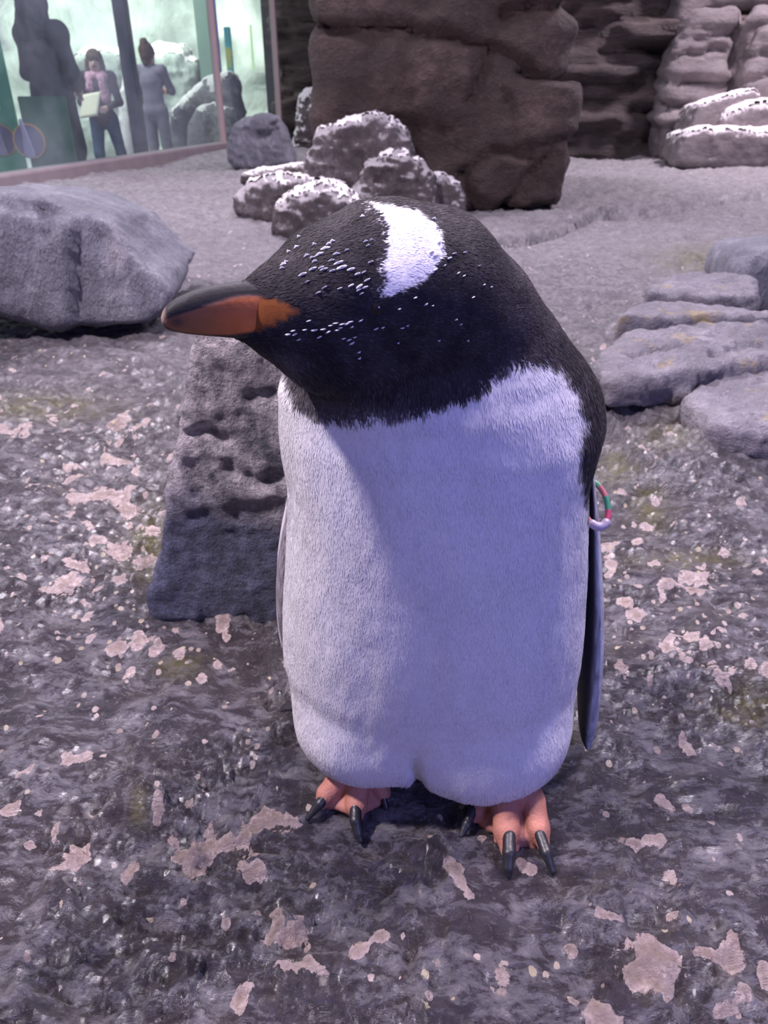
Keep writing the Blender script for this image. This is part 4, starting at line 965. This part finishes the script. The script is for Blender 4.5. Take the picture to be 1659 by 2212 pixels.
    ora = ora * (1 + .65 * sstep(430, 555, u))[:, None]
    col = np.array([.013, .012, .014]) * (1 - og) + ora * og
    edge = np.exp(-((osd) / 4.0) ** 2)[:, None] * (v < 660)[:, None]
    col = col * (1 - .35 * edge) + np.array([.30, .20, .16]) * .35 * edge
    tipd = np.exp(-((u - 382) / 14) ** 2 - ((v - 696) / 12) ** 2)[:, None]; col = col * (1 - .75 * tipd) + .75 * tipd * np.array([.04, .03, .03])
    tipp = sstep(362, 350, u)[:, None]; col = col * (1 - .6 * tipp) + .6 * tipp * np.array([.42, .30, .24])
    part('bill', bv, Fb, M['bill'], np.clip(col, 0.004, 1))
    # --- flippers
    def flipper(name, st, yc, chord, colf, skew):
        K = 24; fv = []
        for (v0, l, r, dy) in st:
            a_ = PY(l, v0, (yc + dy) * S); b_ = PY(r, v0, (yc + dy) * S); c = (a_ + b_) / 2; hw = (b_[0] - a_[0]) / 2
            ch = chord * S * np.interp(v0, [st[0][0], st[0][0] + 120, st[-1][0] - 120, st[-1][0]], [.55, 1, .85, .25])
            for k in range(K):
                t = 2 * math.pi * k / K
                cx_ = math.cos(t); sx_ = math.sin(t)
                fv.append(c + np.array([hw * cx_ + skew * ch * sx_ * .25, ch * (sx_ + .6), 0]))
        fv = np.array(fv); n_ = len(st)
        Fq = np.array([(i * K + k, i * K + (k + 1) % K, (i + 1) * K + (k + 1) % K, (i + 1) * K + k) for i in range(n_ - 1) for k in range(K)])
        for e in (0, n_ - 1):
            pass
        fv2, Fq = subdiv(fv, Fq); fv2, Fq = subdiv(fv2, Fq); fv2 = relax(fv2, Fq, 3, .4)
        N_ = vnormals(fv2, Fq)
        if ((fv2 - fv2.mean(0)) * N_).sum(1).mean() < 0: Fq = Fq[:, ::-1]
        # close the tip
        u, v = proj(fv2)
        return part(name, fv2, Fq, M['flip'], colf(fv2, u, v))
    stR = [(955, 1268, 1284, .0), (1000, 1258, 1288, .0), (1050, 1262, 1294, .0), (1100, 1266, 1300, .0), (1150, 1266, 1305, .0), (1220, 1266, 1309, .0), (1300, 1266, 1314, .0), (1400, 1264, 1315, .0), (1480, 1260, 1310, .0), (1540, 1256, 1302, .0), (1580, 1255, 1293, .0), (1604, 1258, 1284, .0), (1616, 1264, 1275, .0)]
    def colR(V, u, v):
        l = np.interp(v, [s[0] for s in stR], [s[1] for s in stR]); r = np.interp(v, [s[0] for s in stR], [s[2] for s in stR])
        t = (u - l) / np.maximum(r - l, 1)
        c0 = np.interp(v, [960, 1040, 1150, 1300, 1450, 1600], [.95, .80, .66, .66, .62, .60]); wd = np.interp(v, [960, 1040, 1150, 1300, 1450, 1600], [.05, .14, .18, .22, .26, .30])
        k = np.exp(-np.abs((t - c0) / wd) ** 3)
        k = k * (V[:, 1] < np.median(V[:, 1]) + .05)
        scal = .75 + .35 * fbm(V * np.array([1, 1, .6]), 420, 2, 5)
        return np.clip(np.outer(1 - k, [.018, .018, .026]) + np.outer(k * scal, [.50, .52, .60]), .004, 1)
    flR = flipper('flipper', stR, .635, .050, colR, 0.3)
    stL = [(1085, 616, 630, .0), (1120, 611, 632, .0), (1160, 602, 632, .0), (1220, 593, 632, .0), (1290, 591, 628, .0), (1340, 594, 622, .0), (1375, 600, 616, .0), (1395, 606, 612, .0)]
    def colL(V, u, v):
        l = np.interp(v, [s[0] for s in stL], [s[1] for s in stL])
        k = sstep(7, 3, u - l); sc_ = .8 + .5 * fbm(V, 500, 2, 6)
        c = np.outer(k, [.60, .56, .60]) + np.outer((1 - k) * sc_, [.27, .24, .27])
        b_ = sstep(.66 * S, .70 * S, V[:, 1])
        return np.clip(c * (1 - b_[:, None]) + b_[:, None] * np.array([.02, .02, .026]), .004, 1)
    flipper('flipper', stL, .650, .045, colL, -0.3)
    # --- flipper band of coloured beads
    band = None
    cB = PY(1284, 1088, .622 * S); t_ = np.linalg.norm(cB - [0, 0, CAM_H]) / FPX
    e1 = np.array([1, 0, 0.0]) * 27 * t_; e2 = np.array([0, .72, .69]) * 50 * t_
    e2 = e2 + np.array([-6, 0, 0]) * t_
    def bpt(t): return cB + e1 * math.cos(t) * 1.0 + e2 * math.sin(t)
    segs = [(1.57, .85, (.16, .36, .18)), (.85, .30, (.45, .14, .16)), (.30, -.28, (.05, .26, .16)), (-.28, -.95, (.50, .07, .15)), (-.95, -2.1, (.42, .36, .46)), (-2.1, -2.9, (.45, .14, .16)), (-2.9, -3.6, (.05, .26, .16)), (-3.6, -4.3, (.45, .14, .16)), (-4.3, -4.71, (.16, .36, .18))]
    bm_root = None
    for i, (a0, a1, cc) in enumerate(segs):
        pts = [bpt(a0 + (a1 - a0) * k / 6) for k in range(7)]
        rr = 6.2 * t_ * (1.5 if i == 4 else 1.0)
        ch_ = [(p, rr) for p in pts]
        lo, hi = bounds(ch_, .003); Vb, Fb_ = nets(lambda P: chain(P, ch_), lo, hi, .0010)
        mt = plain('bead_%d' % i, cc, 0.35, 0.1, 200)
        if bm_root is None:
            bm_root = part('flipper_band', Vb, Fb_, mt)
        else:
            me = mesh_np('band_segment', Vb - np.array(root.location), Fb_); new_obj('band_segment', me, mt, bm_root)
    # --- tail tip
    tp = PZ(606, 1534, .012); tb = PY(760, 1470, .70 * S)
    def ft(P):
        ab = tb - tp; t = np.clip(((P - tp) @ ab) / (ab @ ab), 0, 1)
        d = P - tp - t[:, None] * ab
        ww = np.array([1.0, 1.0, 2.6])
        return np.linalg.norm(d * ww, axis=1) - (.0035 + .030 * t)
    Vt, Ft = nets(ft, np.minimum(tp, tb) - .045, np.maximum(tp, tb) + .045, .003)
    part('tail', Vt, Ft, plain('tail_feathers', (.018, .016, .02), .6, .3, 200))
    # --- feet
    def foot(toes, webs, ank, claws):
        def ff_(P):
            d = None
            for pts in toes:
                x = chain(P, pts, .003); d = x if d is None else smin(d, x, .0022)
            for pts in webs:
                x = chain(P, pts, .002); d = smin(d, x, .0025)
            return d
        allp = [p for t in toes for p in t]
        lo, hi = bounds(allp, .006); lo[2] = -.012
        Vf, Ff = nets(ff_, lo, hi, .0017); Vf = relax(Vf, Ff, 2, .5)
        u, v = proj(Vf)
        n_ = fbm(Vf, 90, 3, 8)[:, None]
        c = np.array([.40, .170, .120]) * (1 + .14 * n_)
        sh = sstep(.016, .004, Vf[:, 2])[:, None]
        c = c * (1 - .35 * sh) + .35 * sh * np.array([.46, .20, .185])
        fo = part('foot', Vf, Ff, M['skin'], np.clip(c, .004, 1))
        for pts in claws:
            lo, hi = bounds(pts, .003); Vc, Fc = nets(lambda P: chain(P, pts, .001), lo, hi, .0009); Vc = relax(Vc, Fc, 2)
            me = mesh_np('claw', Vc - np.array(root.location), Fc); new_obj('claw', me, M['claw'], fo)
        return fo
    def Zp(u, v, z, r): return (PZ(u, v, z), r)
    s = S
    # foot on the left of the picture
    ankL = Zp(775, 1640, .040, .016)
    toesL = [[ankL, Zp(735, 1680, .026, .0120), Zp(706, 1716, .015, .0098), Zp(694, 1736, .007, .0060)],
             [ankL, Zp(772, 1690, .026, .0125), Zp(770, 1740, .015, .0100), Zp(772, 1762, .007, .0062)],
             [ankL, Zp(812, 1680, .022, .0110), Zp(826, 1712, .011, .0085)]]
    def lerpw(A, B, n, r0, r1, zoff=-.0085):
        out = []
        for k in range(1, n):
            t = k / n
            out.append([((1 - t) * A[0][0] + t * B[0][0] + np.array([0, 0, zoff]), r0), ((1 - t) * A[1][0] + t * B[1][0] + np.array([0, 0, zoff]), r0), ((1 - t) * A[2][0] * 1.0 + t * B[2][0] * 1.0 + np.array([0, .010 * math.sin(math.pi * t), zoff]), r1)])
        return out
    websL = lerpw(toesL[0][1:], toesL[1][1:], 5, .0050, .0036) + lerpw(toesL[1][1:], [toesL[2][1], toesL[2][2], toesL[2][2]], 4, .0050, .0036)
    clawL = [[Zp(706, 1716, .0185, .0052), Zp(690, 1737, .0125, .0050), Zp(664, 1768, .003, .0026)],
             [Zp(768, 1738, .0190, .0054), Zp(768, 1772, .0150, .0056), Zp(774, 1800, .0070, .0045), Zp(778, 1815, .003, .0030)],
             [Zp(826, 1712, .013, .0045), Zp(834, 1745, .004, .0028)]]
    foot(toesL, websL, ankL, clawL)
    ankR = Zp(1120, 1672, .042, .017)
    toesR = [[ankR, Zp(1066, 1712, .022, .0105), Zp(1034, 1752, .011, .0080), Zp(1026, 1764, .007, .006)],
             [ankR, Zp(1092, 1735, .028, .0135), Zp(1094, 1795, .016, .0118), Zp(1096, 1838, .007, .0066)],
             [ankR, Zp(1148, 1730, .026, .0125), Zp(1163, 1790, .015, .0105), Zp(1174, 1826, .007, .0060)]]
    websR = lerpw(toesR[0][1:], toesR[1][1:], 4, .0045, .0034) + lerpw(toesR[1][1:], toesR[2][1:], 4, .0062, .0045)
    clawR = [[Zp(1020, 1752, .014, .0048), Zp(1008, 1780, .009, .0045), Zp(996, 1806, .003, .0026)],
             [Zp(1100, 1806, .0205, .0058), Zp(1100, 1842, .0165, .0060), Zp(1098, 1874, .0080, .0048), Zp(1099, 1890, .003, .0030)],
             [Zp(1166, 1802, .0180, .0050), Zp(1180, 1842, .0130, .0052), Zp(1194, 1882, .003, .0028)]]
    foot(toesR, websR, ankR, clawR)
    return root
build_penguin()
